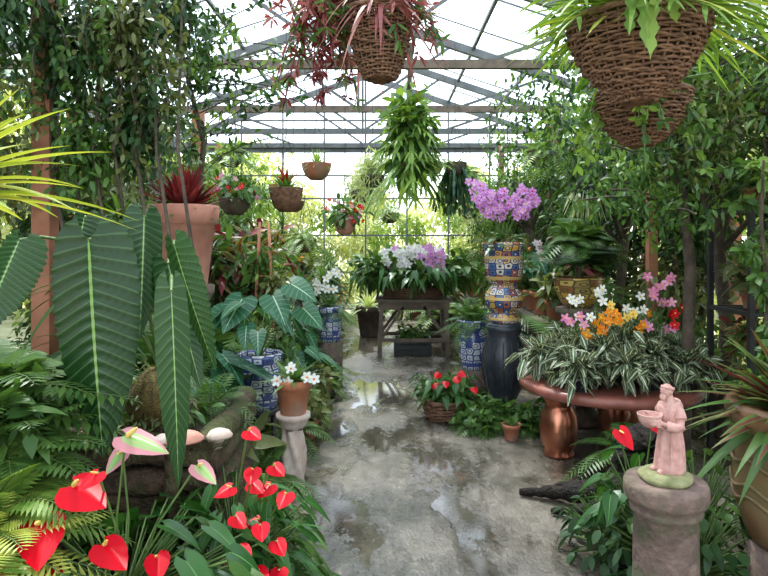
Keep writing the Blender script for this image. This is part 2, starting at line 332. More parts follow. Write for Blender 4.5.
def flower(mb,c,nv,size,n=5,mat=None,center=None,shape='petal',wid=.6,open_=.25):
    mat=mat or F_WHITE; center=center or F_YEL
    nv=nrm(np.array(nv,float)); a=nrm(np.cross(nv,[.1,.2,.97])); b=np.cross(nv,a); th=np.arange(n)*2*pi/n+R.rand()*6
    d=a*np.cos(th)[:,None]+b*np.sin(th)[:,None]+nv*open_
    leaves(mb,np.repeat([c],n,0),d,np.repeat([nv],n,0),size/2,size*wid/2,shape,mat,0,.1,4,3)
    ball(mb,np.array(c)+nv*size*.06,size*.09,center,6,4)
def spathe(mb,c,d,up,L,W,mat=None,base=None,spad=True):
    mat=mat or F_RED
    c=np.array(c,float); d=nrm(np.array(d,float)); up=np.array(up,float)
    leaves(mb,[c],[d],[up],L,W,'heart',mat,.15,-.3,16,9,corr=(.003*L,2.6),curl=.12)
    side=nrm(np.cross(d,up)); nor=np.cross(side,d)
    if spad:
        t=np.linspace(0,1,6)[:,None]; tube(mb,c+d*.04*L+(d*.35+nor*.45)*L*.75*t,[.045*L,.055*L,.052*L,.045*L,.035*L,.015*L],7,CREAM)
    if base is not None: tube(mb,[base,(np.array(base)+c)/2+Z*.05-d*.03,c],.004,5,STEM)
def U(a,b): return a+(b-a)*R.rand()
# ---------------------------------------------------------------- shell
mb=MB()
gx,gy=np.meshgrid(np.linspace(-5,4.2,60),np.linspace(-2,13.1,90)); gz=.004*np.sin(gx*3)*np.cos(gy*2.3)
i=np.arange(gx.size).reshape(gx.shape); F=np.stack([i[:-1,:-1],i[:-1,1:],i[1:,1:],i[1:,:-1]],-1).reshape(-1,4)
mb.add(np.stack([gx,gy,gz-.004],-1).reshape(-1,3),F,FLOOR); mb.build('floor')
mb=MB(); mb.add([(-40,-20,-.05),(40,-20,-.05),(40,60,-.05),(-40,60,-.05)],[(0,1,2,3)],GROUND); mb.build('ground')
XL,XR,XC,ZE,ZR=-4.9,4.1,-.4,3.65,5.15
mb=MB()
for a,b in((XL-.1,XC),(XR+.1,XC)):
    mb.add([(a,-1.5,ZE+.08),(a,13.2,ZE+.08),(b,13.2,ZR+.08),(b,-1.5,ZR+.08)],[(0,1,2,3)],GLASS)
mb.build('ceiling')
for y in (0.2,2.45,4.7,7.0,9.4,11.3,13.0):
    mb=MB()
    beam(mb,(XL,y,ZE),(XC,y,ZR),.07,.12,STEEL); beam(mb,(XR,y,ZE),(XC,y,ZR),.07,.12,STEEL)
    beam(mb,(XL,y,ZE),(XR,y,ZE),.07,.1,STEEL if y>10 else WOOD)
    beam(mb,(XC,y,ZE),(XC,y,ZR),.04,.06,STEEL)
    for s,xe in((-1,XL),(1,XR)):
        for f in(.33,.66):
            xt=XC+(xe-XC)*f; zt=ZR+(ZE-ZR)*f; beam(mb,(xt,y,zt),(XC+(xe-XC)*(f-.33),y,ZE),.03,.04,STEEL)
    for xe in(XL,XR): beam(mb,(xe,y,0),(xe,y,ZE),.1,.1,POSTM)
    mb.build('roof_truss',flat=True)
mb=MB()
for f in np.linspace(0,1,6):
    for xe in(XL,XR):
        x=xe+(XC-xe)*f; z=ZE+(ZR-ZE)*f; beam(mb,(x,-1.5,z+.05),(x,13.1,z+.05),.045,.05,STEEL)
for y in np.arange(-.5,13,1.15):
    for xe in(XL,XR): beam(mb,(xe,y,ZE+.09),(XC,y,ZR+.09),.02,.025,STEEL)
mb.build('roof_purlins',flat=True)
mb=MB()
for x in np.arange(XL,XR+.01,.9):
    zt=ZR+(ZE-ZR)*abs(x-XC)/(XR-XC) if x>XC else ZR+(ZE-ZR)*abs(x-XC)/(XC-XL)
    beam(mb,(x,13.05,0),(x,13.05,zt),.035,.035,STEEL)
for z in(.1,.9,1.7,2.5,3.0,3.55,4.2):
    f=0 if z<ZE else (z-ZE)/(ZR-ZE); beam(mb,(XL+(XC-XL)*f,13.05,z),(XR+(XC-XR)*f,13.05,z),.03,.035 if z!=3.55 else .1,STEEL)
mb.build('wall_back',flat=True)
for nm,x in(('wall_left',XL),('wall_right',XR)):
    mb=MB()
    for y in np.arange(-1.5,13.2,1.13): beam(mb,(x,y,0),(x,y,ZE),.05,.05,BLACK)
    for z in(.1,1.2,2.4,3.6): beam(mb,(x,-1.5,z),(x,13.1,z),.04,.05,BLACK)
    mb.build(nm,flat=True)
for x,y,w in((-2.26,4.0,.12),(-2.85,9.2,.16),(2.58,9.2,.13),(2.5,5.6,.08),(-3.45,12.5,.12),(2.45,12.5,.1)):
    mb=MB(); zt=3.58
    beam(mb,(x,y,0),(x,y,zt),w,w,POSTM); beam(mb,(x,y,0),(x,y,.12),w*1.4,w*1.4,POSTM); mb.build('timber_post',flat=True)
mb=MB()
for x in np.arange(1.9,3.2,.16): beam(mb,(x,10,0),(x,10,3.55),.015,.015,BLACK)
for z in np.arange(.3,3.5,.3): beam(mb,(1.9,10,z),(3.1,10,z),.015,.015,BLACK)
mb.build('wire_trellis',flat=True)
# ---------------------------------------------------------------- template foliage
def tree_mesh(kind):
    mb=MB()
    if kind=='shrub':
        for k in range(5):
            e=(U(-.4,.4),U(-.4,.4),U(1.5,2.6)); tube(mb,[(0,0,0),(e[0]*.4,e[1]*.4,e[2]*.5),e],[.04,.03,.012],6,BARK)
        for k in range(7): cloud(mb,(U(-.25,.25),U(-.4,.4),.35+k*.4),(.4,.55,.42),620,.1,.05,'oval',[G_DARK,G_MID,G_OLIVE,G_DARK][k%4],.35)
    elif kind=='fig':
        tube(mb,[(0,0,0),(.05,.03,.9),(-.04,0,1.8),(.1,.05,2.6)],[.07,.055,.05,.03],8,BARK)
        for k in range(7):
            a=k*1.1; tube(mb,[(0,0,1.5+.1*k),(.35*math.cos(a),.35*math.sin(a),1.95+.1*k),(.6*math.cos(a),.6*math.sin(a),2.2+.12*k)],[.03,.02,.008],5,BARK)
            cloud(mb,(.5*math.cos(a),.5*math.sin(a),2.0+.16*k),(.45,.45,.42),560,.085,.03,'oval',[G_MID,G_DARK,G_LIGHT,G_MID][k%4],.25,.7)
    elif kind=='outdoor':
        tube(mb,[(0,0,0),(.1,0,1.2),(0,.1,2.6)],[.1,.08,.03],7,BARK)
        for k in range(9): cloud(mb,(U(-1,1),U(-.6,.6),.4+k*.4),(.95,.7,.6),430,.17,.09,'oval',[G_SUN,G_PALE,G_SUN,G_LIGHT][k%4],.4)
    elif kind=='bamboo':
        for k in range(16):
            x,y=U(-.4,.4),U(-.35,.35); top=(x+U(-.25,.25),y+U(-.2,.2),U(2.2,3.3)); tube(mb,[(x,y,0),((x+top[0])/2,(y+top[1])/2,top[2]*.55),top],[.014,.011,.004],5,STEM)
            for j in range(7):
                f=.25+.75*j/7; cloud(mb,(x+(top[0]-x)*f,y+(top[1]-y)*f,top[2]*f),(.2,.2,.2),40,.17,.022,'lance',G_LIGHT if j%2 else G_MID,.1,.6)
    return mb
def place(tmpl,name,pts):
    first=None
    for p in pts:
        if first is None: o=first=tmpl.build(name)
        else: o=bpy.data.objects.new(name,first.data); bpy.context.collection.objects.link(o)
        o.location=p[:3]; o.rotation_euler=(0,0,U(0,6.3)); s=p[3] if len(p)>3 else 1; o.scale=(s,s,s*(p[4] if len(p)>4 else 1))
place(tree_mesh('shrub'),'climbing_shrub',[(-3.8,2.0,0,.95),(-3.8,3.6,0,.95),(-3.8,5.2,0,.95),(-3.8,6.8,0,.95),(-3.8,8.4,0,.95),(-3.8,10,0,.95),(-3.8,11.7,0,.95),(-3.1,6.6,0,.8),(3.05,3.9,0,.95),(3.05,5.9,0,.95),(3.05,7.4,0,.95),(3.05,8.9,0,.95),(3.0,10.4,0,.95),(-3.1,2.9,0,.95),(2.8,2.3,0,.95),(3.0,11.9,0,.9),(-2.9,12.0,0,.7)])
place(tree_mesh('fig'),'weeping_fig_tree',[(2.75,6.9,0,1.0),(2.75,4.9,0,1.0),(3.0,3.2,0,1.0),(-3.0,8.0,0,1.0),(2.3,11.4,0,.85),(2.2,8.9,0,.95),(-2.9,10.6,0,.95)])
place(tree_mesh('outdoor'),'outdoor_tree',[(-6,16.5,0,1.3),(-3.9,15.6,0,.85),(-2.2,16,0,.7),(-.6,15.6,0,.55),(.9,16,0,.6),(2.4,15.8,0,.7),(4.6,15.8,0,1.1),(7,14,0,1.5),(-8,13,0,1.5),(-7.2,8,0,1.4),(6.8,9,0,1.5),(6.8,4,0,1.4),(-7.2,3.5,0,1.4),(-4.0,19.5,0,1.2),(2.4,19.5,0,1.0),(-.8,20,0,.9)])
place(tree_mesh('bamboo'),'bamboo_clump',[(-2.6,10.0,0,.8),(1.9,9.3,0,.75)])
def T(kind):
    mb=MB(); z=pot(mb,(0,0,0),.13,.22,TERRA if kind!='croton' else DKURN)
    c=(0,0,z)
    if kind=='fern': fern(mb,c,24,.5,.11,.1,1.35,.7,18,G_MID)
    if kind=='fernl': fern(mb,c,26,.45,.1,.1,1.35,.8,18,G_LIGHT)
    if kind=='phil': petiole_plant(mb,c,26,.35,.5,.22,.17,'heart',G_PHIL)
    if kind=='dracaena':
        for k in range(3):
            e=(U(-.08,.08),U(-.08,.08),z+.2+.25*k); tube(mb,[c,e],.014,6,BARK); rosette(mb,e,30,.36,.035,-.2,1.4,.5,'blade',G_DARK if k%2 else G_MID)
    if kind=='palm': fern(mb,c,14,.95,.3,.5,1.4,.5,22,G_MID,lwid=.12)
    if kind=='croton':
        tube(mb,[c,(0,0,z+.4)],.012,5,BARK)
        for m,n in((G_RED,50),(G_BROM,90),(G_MID,130)): cloud(mb,(0,0,z+.36),(.26,.26,.26),n,.15,.04,'lance',m,.2,.1,4)
    if kind=='orchid':
        rosette(mb,c,9,.26,.08,.1,.7,.4,'oval',G_ANTH,6)
        for k in range(4):
            a=U(0,6.3); e=np.array([.22*math.cos(a),.22*math.sin(a),z+.5]); p=arc(c,e,.12,8); tube(mb,p,.003,4,STEM)
            for q in p[3:]: flower(mb,q+R.randn(3)*.015,(math.cos(a),math.sin(a),.3),.075,5,[F_PINK,F_WHITE][k%2])
    if kind=='begonia': cloud(mb,(0,0,z+.15),(.25,.25,.2),190,.11,.085,'heart',G_OLIVE,.3,.1)
    if kind=='succ': cloud(mb,(0,0,z+.25),(.2,.2,.28),260,.08,.03,'lance',G_MID,.1,.0); cloud(mb,(0,0,z+.3),(.2,.2,.3),26,.07,.026,'lance',F_ORANGE,.6,.0)
    return mb
def bench(x0,x1,y0,y1,h,name='plant_bench'):
    mb=MB()
    for x in(x0+.05,x1-.05):
        for y in(y0+.05,y1-.05): beam(mb,(x,y,0),(x,y,h-.05),.07,.07,WOOD)
    n=max(3,int((x1-x0)/.13))
    for k in range(n):
        x=x0+(x1-x0)*(k+.5)/n; beam(mb,(x,y0,h-.02),(x,y1,h-.02),.1,.035,WOOD)
    for y in(y0+.05,y1-.05): beam(mb,(x0,y,h-.08),(x1,y,h-.08),.04,.08,WOOD)
    mb.build(name,flat=True)
bench(-2.6,-1.25,4.9,6.4,.7); bench(-2.6,-1.25,6.9,9.0,.75); bench(-2.6,-1.3,10,12,.7)
bench(1.6,2.5,6.2,8.4,.75); bench(1.4,2.2,10.3,12,.6)
P={k:[] for k in('fern','fernl','phil','dracaena','palm','croton','orchid','begonia','succ')}
def scat(x0,x1,y0,y1,z,kinds,n,s0=.8,s1=1.25):
    nx=max(1,int(round(math.sqrt(n*(x1-x0)/(y1-y0))))); ny=max(1,int(math.ceil(n/nx)))
    for a in range(nx):
        for b in range(ny):
            x=x0+(x1-x0)*(a+.5)/nx+U(-.05,.05); y=y0+(y1-y0)*(b+.5)/ny+U(-.05,.05)
            P[kinds[R.randint(len(kinds))]].append((x,y,z,U(s0,s1)))
K1=['fern','phil','dracaena','croton','orchid','fernl','begonia','succ']
scat(-2.55,-1.3,4.95,6.35,.7,K1,14,.9,1.3); scat(-2.55,-1.3,7,8.9,.75,K1,16,.9,1.4); scat(-2.5,-1.35,10.1,11.9,.7,K1,12,1,1.4)
scat(1.65,2.45,6.3,8.3,.75,K1,10,.9,1.3); scat(1.45,2.15,10.4,11.9,.6,K1,8,.9,1.3)
scat(-1.15,-.8,4.6,9.2,0,['fern','fernl','begonia','phil','dracaena'],14,.85,1.2)
scat(-1.25,-.6,9.6,12.4,0,['fern','fernl','dracaena','succ'],9,.9,1.4)
scat(1.2,1.55,6.6,8.6,0,['fern','phil','begonia'],6,.8,1.1); scat(.9,1.35,10.2,12.4,0,['fern','phil','croton','fernl'],8,.9,1.4)
scat(-.6,.8,12.1,12.5,0,['fernl','fern','orchid','dracaena'],5,.9,1.2)
scat(-2.1,-1.3,3.45,4.4,.0,['palm','dracaena'],4,1.1,1.5)
P['palm']+=[(-1.85,4.5,.0,1.5),(-2.2,9.5,0,1.6),(-1.5,11.9,0,1.2),(2.2,5.6,0,1.4)]
P['phil']+=[(-1.35,3.8,.0,1.5)]
P['fern']+=[(-.74,3.35,0,1.05),(-.7,6.35,0,1.0),(-.9,4.4,0,.9),(-.72,4.5,0,.8),(1.62,3.95,0,.95)]
P['fernl']+=[(-.68,3.0,0,.95),(-.62,6.1,0,.8),(-1.1,3.6,.0,1.5),(-.68,5.2,0,.8)]
P['begonia']+=[(-.95,4.25,0,1.0),(-1.0,3.3,0,1.3),(-.62,4.85,0,.7),(-.66,5.7,0,.8)]
P['croton']+=[(-1.15,5.3,.7,1.1),(-1.5,5.2,.7,1.3)]
NM={'fern':'potted_fern','fernl':'potted_maidenhair_fern','phil':'potted_philodendron','dracaena':'potted_dracaena','palm':'potted_palm','croton':'potted_croton','orchid':'potted_orchid','begonia':'potted_begonia','succ':'potted_crown_of_thorns'}
mb=MB()
for x in(2.45,3.15):
    for y in(4.0,4.5): beam(mb,(x,y,0),(x,y,1.85),.035,.035,BLACK)
for z in(.5,1.1,1.8):
    for y in np.linspace(4.0,4.5,6): beam(mb,(2.45,y,z),(3.15,y,z),.03,.025,BLACK)
    for x in(2.45,3.15): beam(mb,(x,4.0,z),(x,4.5,z),.03,.03,BLACK)
mb.build('metal_plant_shelf',flat=True)
for x,z,k in((2.62,.515,'croton'),(2.62,1.115,'begonia'),(2.95,1.115,'croton'),(2.98,.515,'begonia'),(2.62,1.815,'fern')): P[k]+=[(x,4.25,z,.7)]
for k in P:
    if P[k]: place(T(k),NM[k],P[k])
# ---------------------------------------------------------------- upper-left vines
mb=MB()
for k in range(7):
    x=-2.15+.14*k; tube(mb,[(x,4.05,0),(x+.08,4.0,1.2),(x-.05,3.95,2.2),(x+.1*math.sin(k),4,3.5)],[.018,.014,.012,.008],5,BARK)
for c,r,n,m in(((-2.1,4,2.9),(.35,.3,.55),1300,G_DARK),((-1.75,4,3.0),(.35,.3,.5),1200,G_OLIVE),((-1.65,4.05,2.4),(.25,.25,.4),900,G_DARK),((-2.0,4,2.2),(.28,.25,.4),800,G_MID),((-1.5,4.2,3.2),(.35,.3,.3),800,G_DARK),((-2.4,3.7,3.1),(.4,.3,.5),1200,G_DARK),((-2.5,3.8,2.2),(.25,.3,.6),900,G_OLIVE)):
    cloud(mb,c,r,n,.065,.03,'oval',m,.1,.7)
for k in range(40):
    x=U(-2.35,-1.3); z=U(2.6,3.4); p=np.array([(x,U(3.6,4.2),z)]); h=U(.4,1.1); pts=p+np.array([[0,0,-h*t] for t in np.linspace(0,1,10)])+R.randn(10,3)*.02
    tube(mb,pts,.003,3,BARK); leaves(mb,np.repeat(pts,4,0),nrm(R.randn(40,3)-Z*.8),nrm(R.randn(40,3)+Z),.06,.03,'oval',[G_MID,G_DARK,G_OLIVE][k%3],.2,.2,3)
mb.build('climbing_vine',origin=(-2,4,0))
mb=MB()
tube(mb,[(-1.55,5,0),(-1.6,5,1.5),(-1.5,5,2.4),(-1.65,5,3.0),(-1.75,5,3.5)],[.03,.028,.024,.02,.012],6,BARK)
for k in range(34):
    a=np.array([-1.55+U(-.08,.05),5,U(2.1,3.4)]); b=a+np.array([U(-.5,.85),U(-.4,.4),U(-.1,.5)]); b[2]=min(b[2],3.5); p=arc(a,b,.04,6); tube(mb,p,.006,4,BARK)
    leaves(mb,np.repeat(p,6,0)+R.randn(36,3)*.04,nrm(R.randn(36,3)-Z*.4),nrm(R.randn(36,3)+Z),.075,.032,'oval',[G_MID,G_LIGHT,G_DARK][k%3],.2,.2,3)
mb.build('climbing_vine',origin=(-1.55,5,0))
mb=MB()
tube(mb,[(2.15,4.3,0),(2.2,4.3,1.4),(2.05,4.25,2.4),(1.9,4.2,3.3)],[.045,.04,.035,.02],7,BARK)
for k in range(60):
    a=np.array([2.05+U(-.1,.1),4.25,U(1.7,3.3)]); b=a+np.array([U(-.8,.9),U(-.6,.5),U(-.1,.5)]); b[2]=min(b[2],3.5); p=arc(a,b,.05,7); tube(mb,p,.007,4,BARK)
    q=np.repeat(p[2:],26,0); leaves(mb,q+R.randn(len(q),3)*.1,nrm(R.randn(len(q),3)-Z*.6),nrm(R.randn(len(q),3)+Z),.058,.024,'oval',[G_MID,G_DARK,G_OLIVE,G_MID,G_LIGHT][k%5],.2,.2,3)
mb.build('weeping_fig_tree',origin=(2.15,4.3,0))
mb=MB()
for k in range(34):
    y=U(4.8,9.5); x=U(1.5,3.6); h=U(.4,1.5); pts=np.array([(x,y,3.58)])+np.array([[.03*math.sin(5*t),0,-h*t] for t in np.linspace(0,1,9)]); tube(mb,pts,.004,3,BARK)
    q=np.repeat(pts,12,0); leaves(mb,q+R.randn(len(q),3)*.1,nrm(R.randn(len(q),3)-Z*.7),nrm(R.randn(len(q),3)+Z),.08,.036,'oval',G_LIGHT if k%4==0 else [G_MID,G_DARK][k%2],.2,.2,3)
mb.build('hanging_vine',origin=(2.6,7,3.58))
# ---------------------------------------------------------------- hanging baskets
mb=MB(); c=(-.02,3.2,2.46); basket(mb,c,.165,.36,24,26,.0062,.5); hangers(mb,(c[0],c[1],2.82),.16,4.9)
rosette(mb,(c[0],c[1],2.84),80,.4,.022,-.1,1.2,.8,'lance',G_PINK,7)
for k in range(20):
    a=U(0,6.3); r=U(.2,.45); p=arc((c[0],c[1],2.85),(c[0]+r*math.cos(a),c[1]+r*math.sin(a)*.6,2.85-U(.0,.25)),.12,8); tube(mb,p,.003,4,G_RED)
    q=np.repeat(p[2:],6,0); leaves(mb,q,nrm(R.randn(len(q),3)-Z*.6),nrm(R.randn(len(q),3)+Z),.08,.018,'lance',G_PINK if k%2 else G_MID,.2,.2,3)
mb.build('hanging_wicker_basket',origin=(c[0],c[1],c[2]))
mb=MB(); c=(-.33,3.3,2.85); basket(mb,c,.12,.16,12,16,.006,.5); hangers(mb,(c[0],c[1],3.0),.12,4.9)
for k in range(34):
    a=U(0,6.3); r=U(.1,.3); p=arc((c[0],c[1],3.02),(c[0]+r*math.cos(a),c[1]+r*math.sin(a),2.95-U(.0,.6)),.1,9); tube(mb,p,.003,4,G_RED)
    q=np.repeat(p[2:],8,0); leaves(mb,q,nrm(R.randn(len(q),3)-Z*.6),nrm(R.randn(len(q),3)+Z),.07,.016,'lance',[G_PINK,G_RED,G_MID,G_PINK][k%4],.2,.2,3)
mb.build('hanging_tradescantia',origin=c)
def stag(mb,c,n,L,mat,e0=-.3,e1=1.2,W=.05,dr=.7):
    az=R.rand(n)*2*pi; el=e0+(e1-e0)*R.rand(n); d=dirs(az,el); LL=L*(.6+.6*R.rand(n)); drp=dr*(.5+R.rand(n))
    b=np.array(c)+d*.04; leaves(mb,b,d,updirs(az,el),LL,W,'fork',mat,drp,.1,7)
    tip=b+d*LL[:,None]-Z*(drp*LL)[:,None]; tn=nrm(d-Z*(2*drp)[:,None]); sd=nrm(np.cross(tn,updirs(az,el)))
    for s in(-1,0,1): leaves(mb,tip-tn*.02+sd*s*W*.3,tn+sd*s*.7,updirs(az,el),L*.38,W*.5,'strap',mat,.3,.1,4)
mb=MB(); c=(.95,2.25,2.12); basket(mb,c,.245,.29,27,34,.0065,.26,.85); hangers(mb,(c[0],c[1],2.41),.24,4.6)
stag(mb,(c[0],c[1],2.42),60,.36,G_LIGHT,.05,.9,.035,.3)
rosette(mb,(c[0],c[1],2.43),110,.52,.026,.05,.8,.36,'strap',G_LIGHT,10); rosette(mb,(c[0],c[1],2.43),40,.5,.032,.05,.8,.38,'lobed',G_YEL,14)
for dx,L in((-.09,.2),(-.05,.24),(-.12,.16),(.0,.12)): leaves(mb,[(c[0]+dx,c[1]-.25,2.44)],[(U(-.15,.15),-.12,-.9)],[(0,-1,.2)],L,.05,'lobed',G_LIGHT,.05,.1,16)
mb.build('hanging_wicker_basket',origin=c)
mb=MB(); c=(1.24,2.9,2.06); basket(mb,c,.225,.24,20,30,.0065,.28,.8); hangers(mb,(c[0],c[1],2.3),.22,4.5)
petiole_plant(mb,(c[0],c[1],2.3),50,.33,.26,.1,.05,'oval',G_MID,cols=3,nseg=4)
for k in range(14):
    a=U(0,6.3); p=arc((c[0],c[1],2.3),(c[0]+.3*math.cos(a),c[1]+.3*math.sin(a),U(1.9,2.2)),.1,9); q=np.repeat(p[2:],5,0); tube(mb,p,.003,3,STEM)
    leaves(mb,q,nrm(R.randn(len(q),3)-Z*.5),nrm(R.randn(len(q),3)+Z),.05,.028,'oval',G_LIGHT if k%2 else G_MID,.2,.2,3)
mb.build('hanging_wicker_basket',origin=c)
def hang(x,y,zb,r,h,kind,name,mat=None,style='bowl',top=3.9):
    mat=mat or TERRA
    mb=MB(); z=pot(mb,(x,y,zb),r,h,mat,style); hangers(mb,(x,y,zb+h),r,top); c=(x,y,z)
    if kind=='brom': rosette(mb,c,34,.28,.04,.2,1.4,.3,'strap',G_MID); rosette(mb,(x,y,z+.08),14,.18,.035,.5,1.4,.1,'strap',F_RED)
    if kind=='spiky': rosette(mb,c,60,.35,.03,0,1.4,.4,'blade',G_LIGHT)
    if kind=='redfl':
        cloud(mb,(x,y,z+.1),(.25,.25,.16),200,.1,.05,'oval',G_MID,.2)
        for k in range(26): flower(mb,(x+U(-.22,.22),y+U(-.25,.1),z+U(.0,.25)),(U(-1,1),-1,U(-.2,.6)),.06,5,F_PINK if k%2 else F_RED)
    if kind=='fern': fern(mb,c,26,.5,.1,-.2,1.2,.8,18,G_LIGHT)
    if kind=='tassel':
        for k in range(120):
            a=U(0,6.3); rr=U(.08,.28); p=arc(c,(x+rr*math.cos(a),y+rr*math.sin(a),z-U(.3,.65)),.12,8)
            leaves(mb,p[:-1],p[1:]-p[:-1],nrm(R.randn(7,3)+Z),.12,.035,'lance',G_DARK if k%3 else G_BLUE,.05,.2,3)
    if kind=='pale':
        for k in range(130):
            a=U(0,6.3); rr=U(.1,.42); p=arc(c,(x+rr*math.cos(a),y+rr*math.sin(a),z-U(-.25,.5)),.2,7); tube(mb,p,.002,3,G_PALE,cap=False)
            leaves(mb,p[1:],nrm(R.randn(6,3)-Z*.3),nrm(R.randn(6,3)+Z),.12,.02,'lance',G_PALE,.2,.2,3)
    if kind=='moss':
        for k in range(170):
            a=U(0,6.3); rr=U(.03,.2); p=arc(c,(x+rr*math.cos(a),y+rr*math.sin(a),z-U(.1,.3)),.06,6); tube(mb,p,.003,3,G_PALE,cap=False)
    if kind=='stag':
        stag(mb,c,60,.42,G_LIGHT,-.6,1.3,.07,.45); stag(mb,(x,y,z+.4),55,.36,G_LIGHT,-.6,1.4,.06,.4)
        cloud(mb,(x,y,z+.35),(.28,.25,.5),260,.18,.09,'oval',G_MID,.2); cloud(mb,(x,y,z+.6),(.28,.25,.4),140,.18,.08,'oval',G_LIGHT,.2)
        tube(mb,[(x,y,z),(x,y,top)],.03,6,BARK)
    mb.build(name,origin=(x,y,zb))
hang(-.98,6,1.88,.17,.24,'brom','hanging_bromeliad',WICK); hang(-.9,8,2.4,.2,.22,'spiky','hanging_spider_plant')
hang(-.455,7,1.66,.13,.17,'redfl','hanging_flower_basket',TERRAP); hang(-1.49,6,1.85,.16,.16,'redfl','hanging_flower_basket',BARK)
hang(.3,7,2.35,.12,.14,'stag','hanging_staghorn_fern',BARK); hang(-.15,8,2.3,.16,.16,'pale','hanging_rhipsalis',BARK)
hang(.83,7,2.35,.14,.15,'tassel','hanging_tassel_fern',BARK); hang(1.7,5,1.95,.16,.12,'moss','hanging_spanish_moss',BLACK)
hang(-.35,9.6,2.2,.2,.2,'pale','hanging_rhipsalis',BARK,top=4.5); hang(1.35,9.8,2.5,.18,.2,'fern','hanging_fern',BARK)
hang(1.75,6.6,2.4,.17,.18,'fern','hanging_fern',BARK); hang(-1.9,7.4,2.5,.17,.18,'fern','hanging_fern',BARK)
hang(-1.7,9.8,2.3,.18,.2,'spiky','hanging_spider_plant')
hang(.1,10.8,1.9,.18,.18,'fern','hanging_fern',BARK); hang(1.6,11.2,2.0,.18,.18,'pale','hanging_rhipsalis',BARK)
hang(-.95,7.2,1.45,.14,.15,'fern','hanging_fern',WICK)
hang(-1.3,8.6,2.0,.16,.16,'brom','hanging_bromeliad',WICK); hang(.75,9.2,2.6,.16,.16,'spiky','hanging_spider_plant')
# ---------------------------------------------------------------- left foreground
mb=MB()
lathe(mb,[(0,0),(.16,0),(.16,.05),(.06,.1),(.05,1.44),(.13,1.5),(.13,1.54),(0,1.54)],(-1.27,1.62,0),WHITEST)
z=pot(mb,(-1.27,1.62,1.54),.13,.2,TERRA); rosette(mb,(-1.27,1.62,z),60,.54,.085,.1,1.4,.26,'blade',G_YEL,8)
mb.build('yellow_dracaena_on_stand',origin=(-1.27,1.62,0))
mb=MB()
for row,(z,r) in enumerate(((.05,.06),(.15,.055),(.25,.06),(.35,.05),(.44,.055),(.53,.05),(.62,.055),(.71,.045),(.77,.035))):
    xs=np.linspace(-3.2,-.72+.07*math.sin(row*2.1),80); pts=np.stack([xs,2.45+.02*np.sin(xs*5+row)+.02*math.sin(row*1.7),z+.012*np.sin(xs*7+row*2)],-1)
    tube(mb,pts,r*(1+.12*np.sin(xs*9+row)+.12*np.sin(xs*23+row*3)+.05*R.randn(80)),12,DARKWOOD)
for x in(-.85,-1.3,-1.8,-2.4): tube(mb,[(x,2.37,0),(x+.01,2.38,.4),(x,2.39,.8)],[.035,.03,.026],7,DARKWOOD)
for k,z in enumerate((.06,.18,.3,.42,.54,.66,.74)): tube(mb,[(-.74,2.42,z),(-.73,2.6,z+.01),(-.73,2.9,z),(-.76,3.3,z)],[.06,.065,.055,.06],10,DARKWOOD)
beam(mb,(-2,2.5,.38),(-2,3.3,.38),2.5,.74,SOIL)
cloud(mb,(-1.35,2.43,.79),(.55,.07,.05),600,.035,.018,'oval',G_OLIVE,.1,.2)
cloud(mb,(-1.1,2.75,.8),(.35,.2,.12),500,.07,.035,'oval',G_MID,.1,.2)
fern(mb,(-.85,2.95,.76),22,.3,.07,.1,1.3,.6,12,G_MID)
mb.build('log_planter',origin=(-1.6,2.8,0))
mb=MB()
pot(mb,(-.97,2.62,.75),.13,.14,BARK,'bowl'); ball(mb,(-.97,2.58,.92),(.13,.12,.13),MOSSM,24,16,.12)
cloud(mb,(-.97,2.58,.92),(.13,.12,.13),400,.03,.012,'oval',G_OLIVE,.95,.2)
cr=np.array((-.97,2.62,1.0))
spec=[((-1.085,2.2,1.6),(-1.02,2.14,.81),.315,(.1,-1,.15)),((-.745,2.1,1.42),(-.70,2.06,.735),.12,(.5,-1,.1)),((-1.4,2.3,1.6),(-1.5,2.2,1.25),.24,(-.2,-1,.4)),
 ((-1.0,2.5,1.7),(-.98,2.42,1.2),.17,(.7,-1,.2)),((-.84,2.4,1.58),(-.68,2.35,1.08),.15,(-.5,-1,.2)),((-.9,2.5,1.5),(-.74,2.42,1.0),.15,(.3,-1,.1)),((-1.22,2.35,1.1),(-1.3,2.25,.85),.17,(0,-1,.5)),((-1.3,2.6,1.7),(-1.38,2.6,1.35),.22,(-.3,-1,.5))]
for a,b,w,up in spec:
    a=np.array(a);b=np.array(b);L=np.linalg.norm(b-a)
    leaves(mb,[a],[b-a],[up],L,w,'veitch',G_VEITCH,0,-.35,110,13,corr=(.0075*w/.3,19),rnd=U(.1,.9),curl=-.06)
    m=(cr+a)/2+np.array([0,.08,.2]); t=np.linspace(0,1,9)[:,None]; pts=(1-t)**2*cr+2*t*(1-t)*(m+Z*.2)+t*t*a; tube(mb,pts,.007,6,STEM)
mb.build('king_anthurium',origin=(-.97,2.62,.75))
mb=MB()
for x,y,r in((-.79,2.36,.075),(-.66,2.4,.05),(-.86,2.33,.04)):
    lathe(mb,[(0,0),(.018,0),(.015,.02),(.02,.024),(r,.018),(r*1.02,.026),(r*.8,.04),(r*.4,.048),(0.001,.05)],(x,y,.795),TERRAP if r>.07 else WHITEST,20,fold=(.06,3))
mb.build('bracket_mushrooms',origin=(-.79,2.36,.795))
mb=MB(); z=pot(mb,(-1.45,2.2,.8),.12,.2,DKURN,'classic'); fern(mb,(-1.42,2.15,1.0),34,.5,.13,.1,1.2,.5,14,G_MID,lwid=.26); mb.build('fern_in_glazed_pot',origin=(-1.45,2.2,.8))
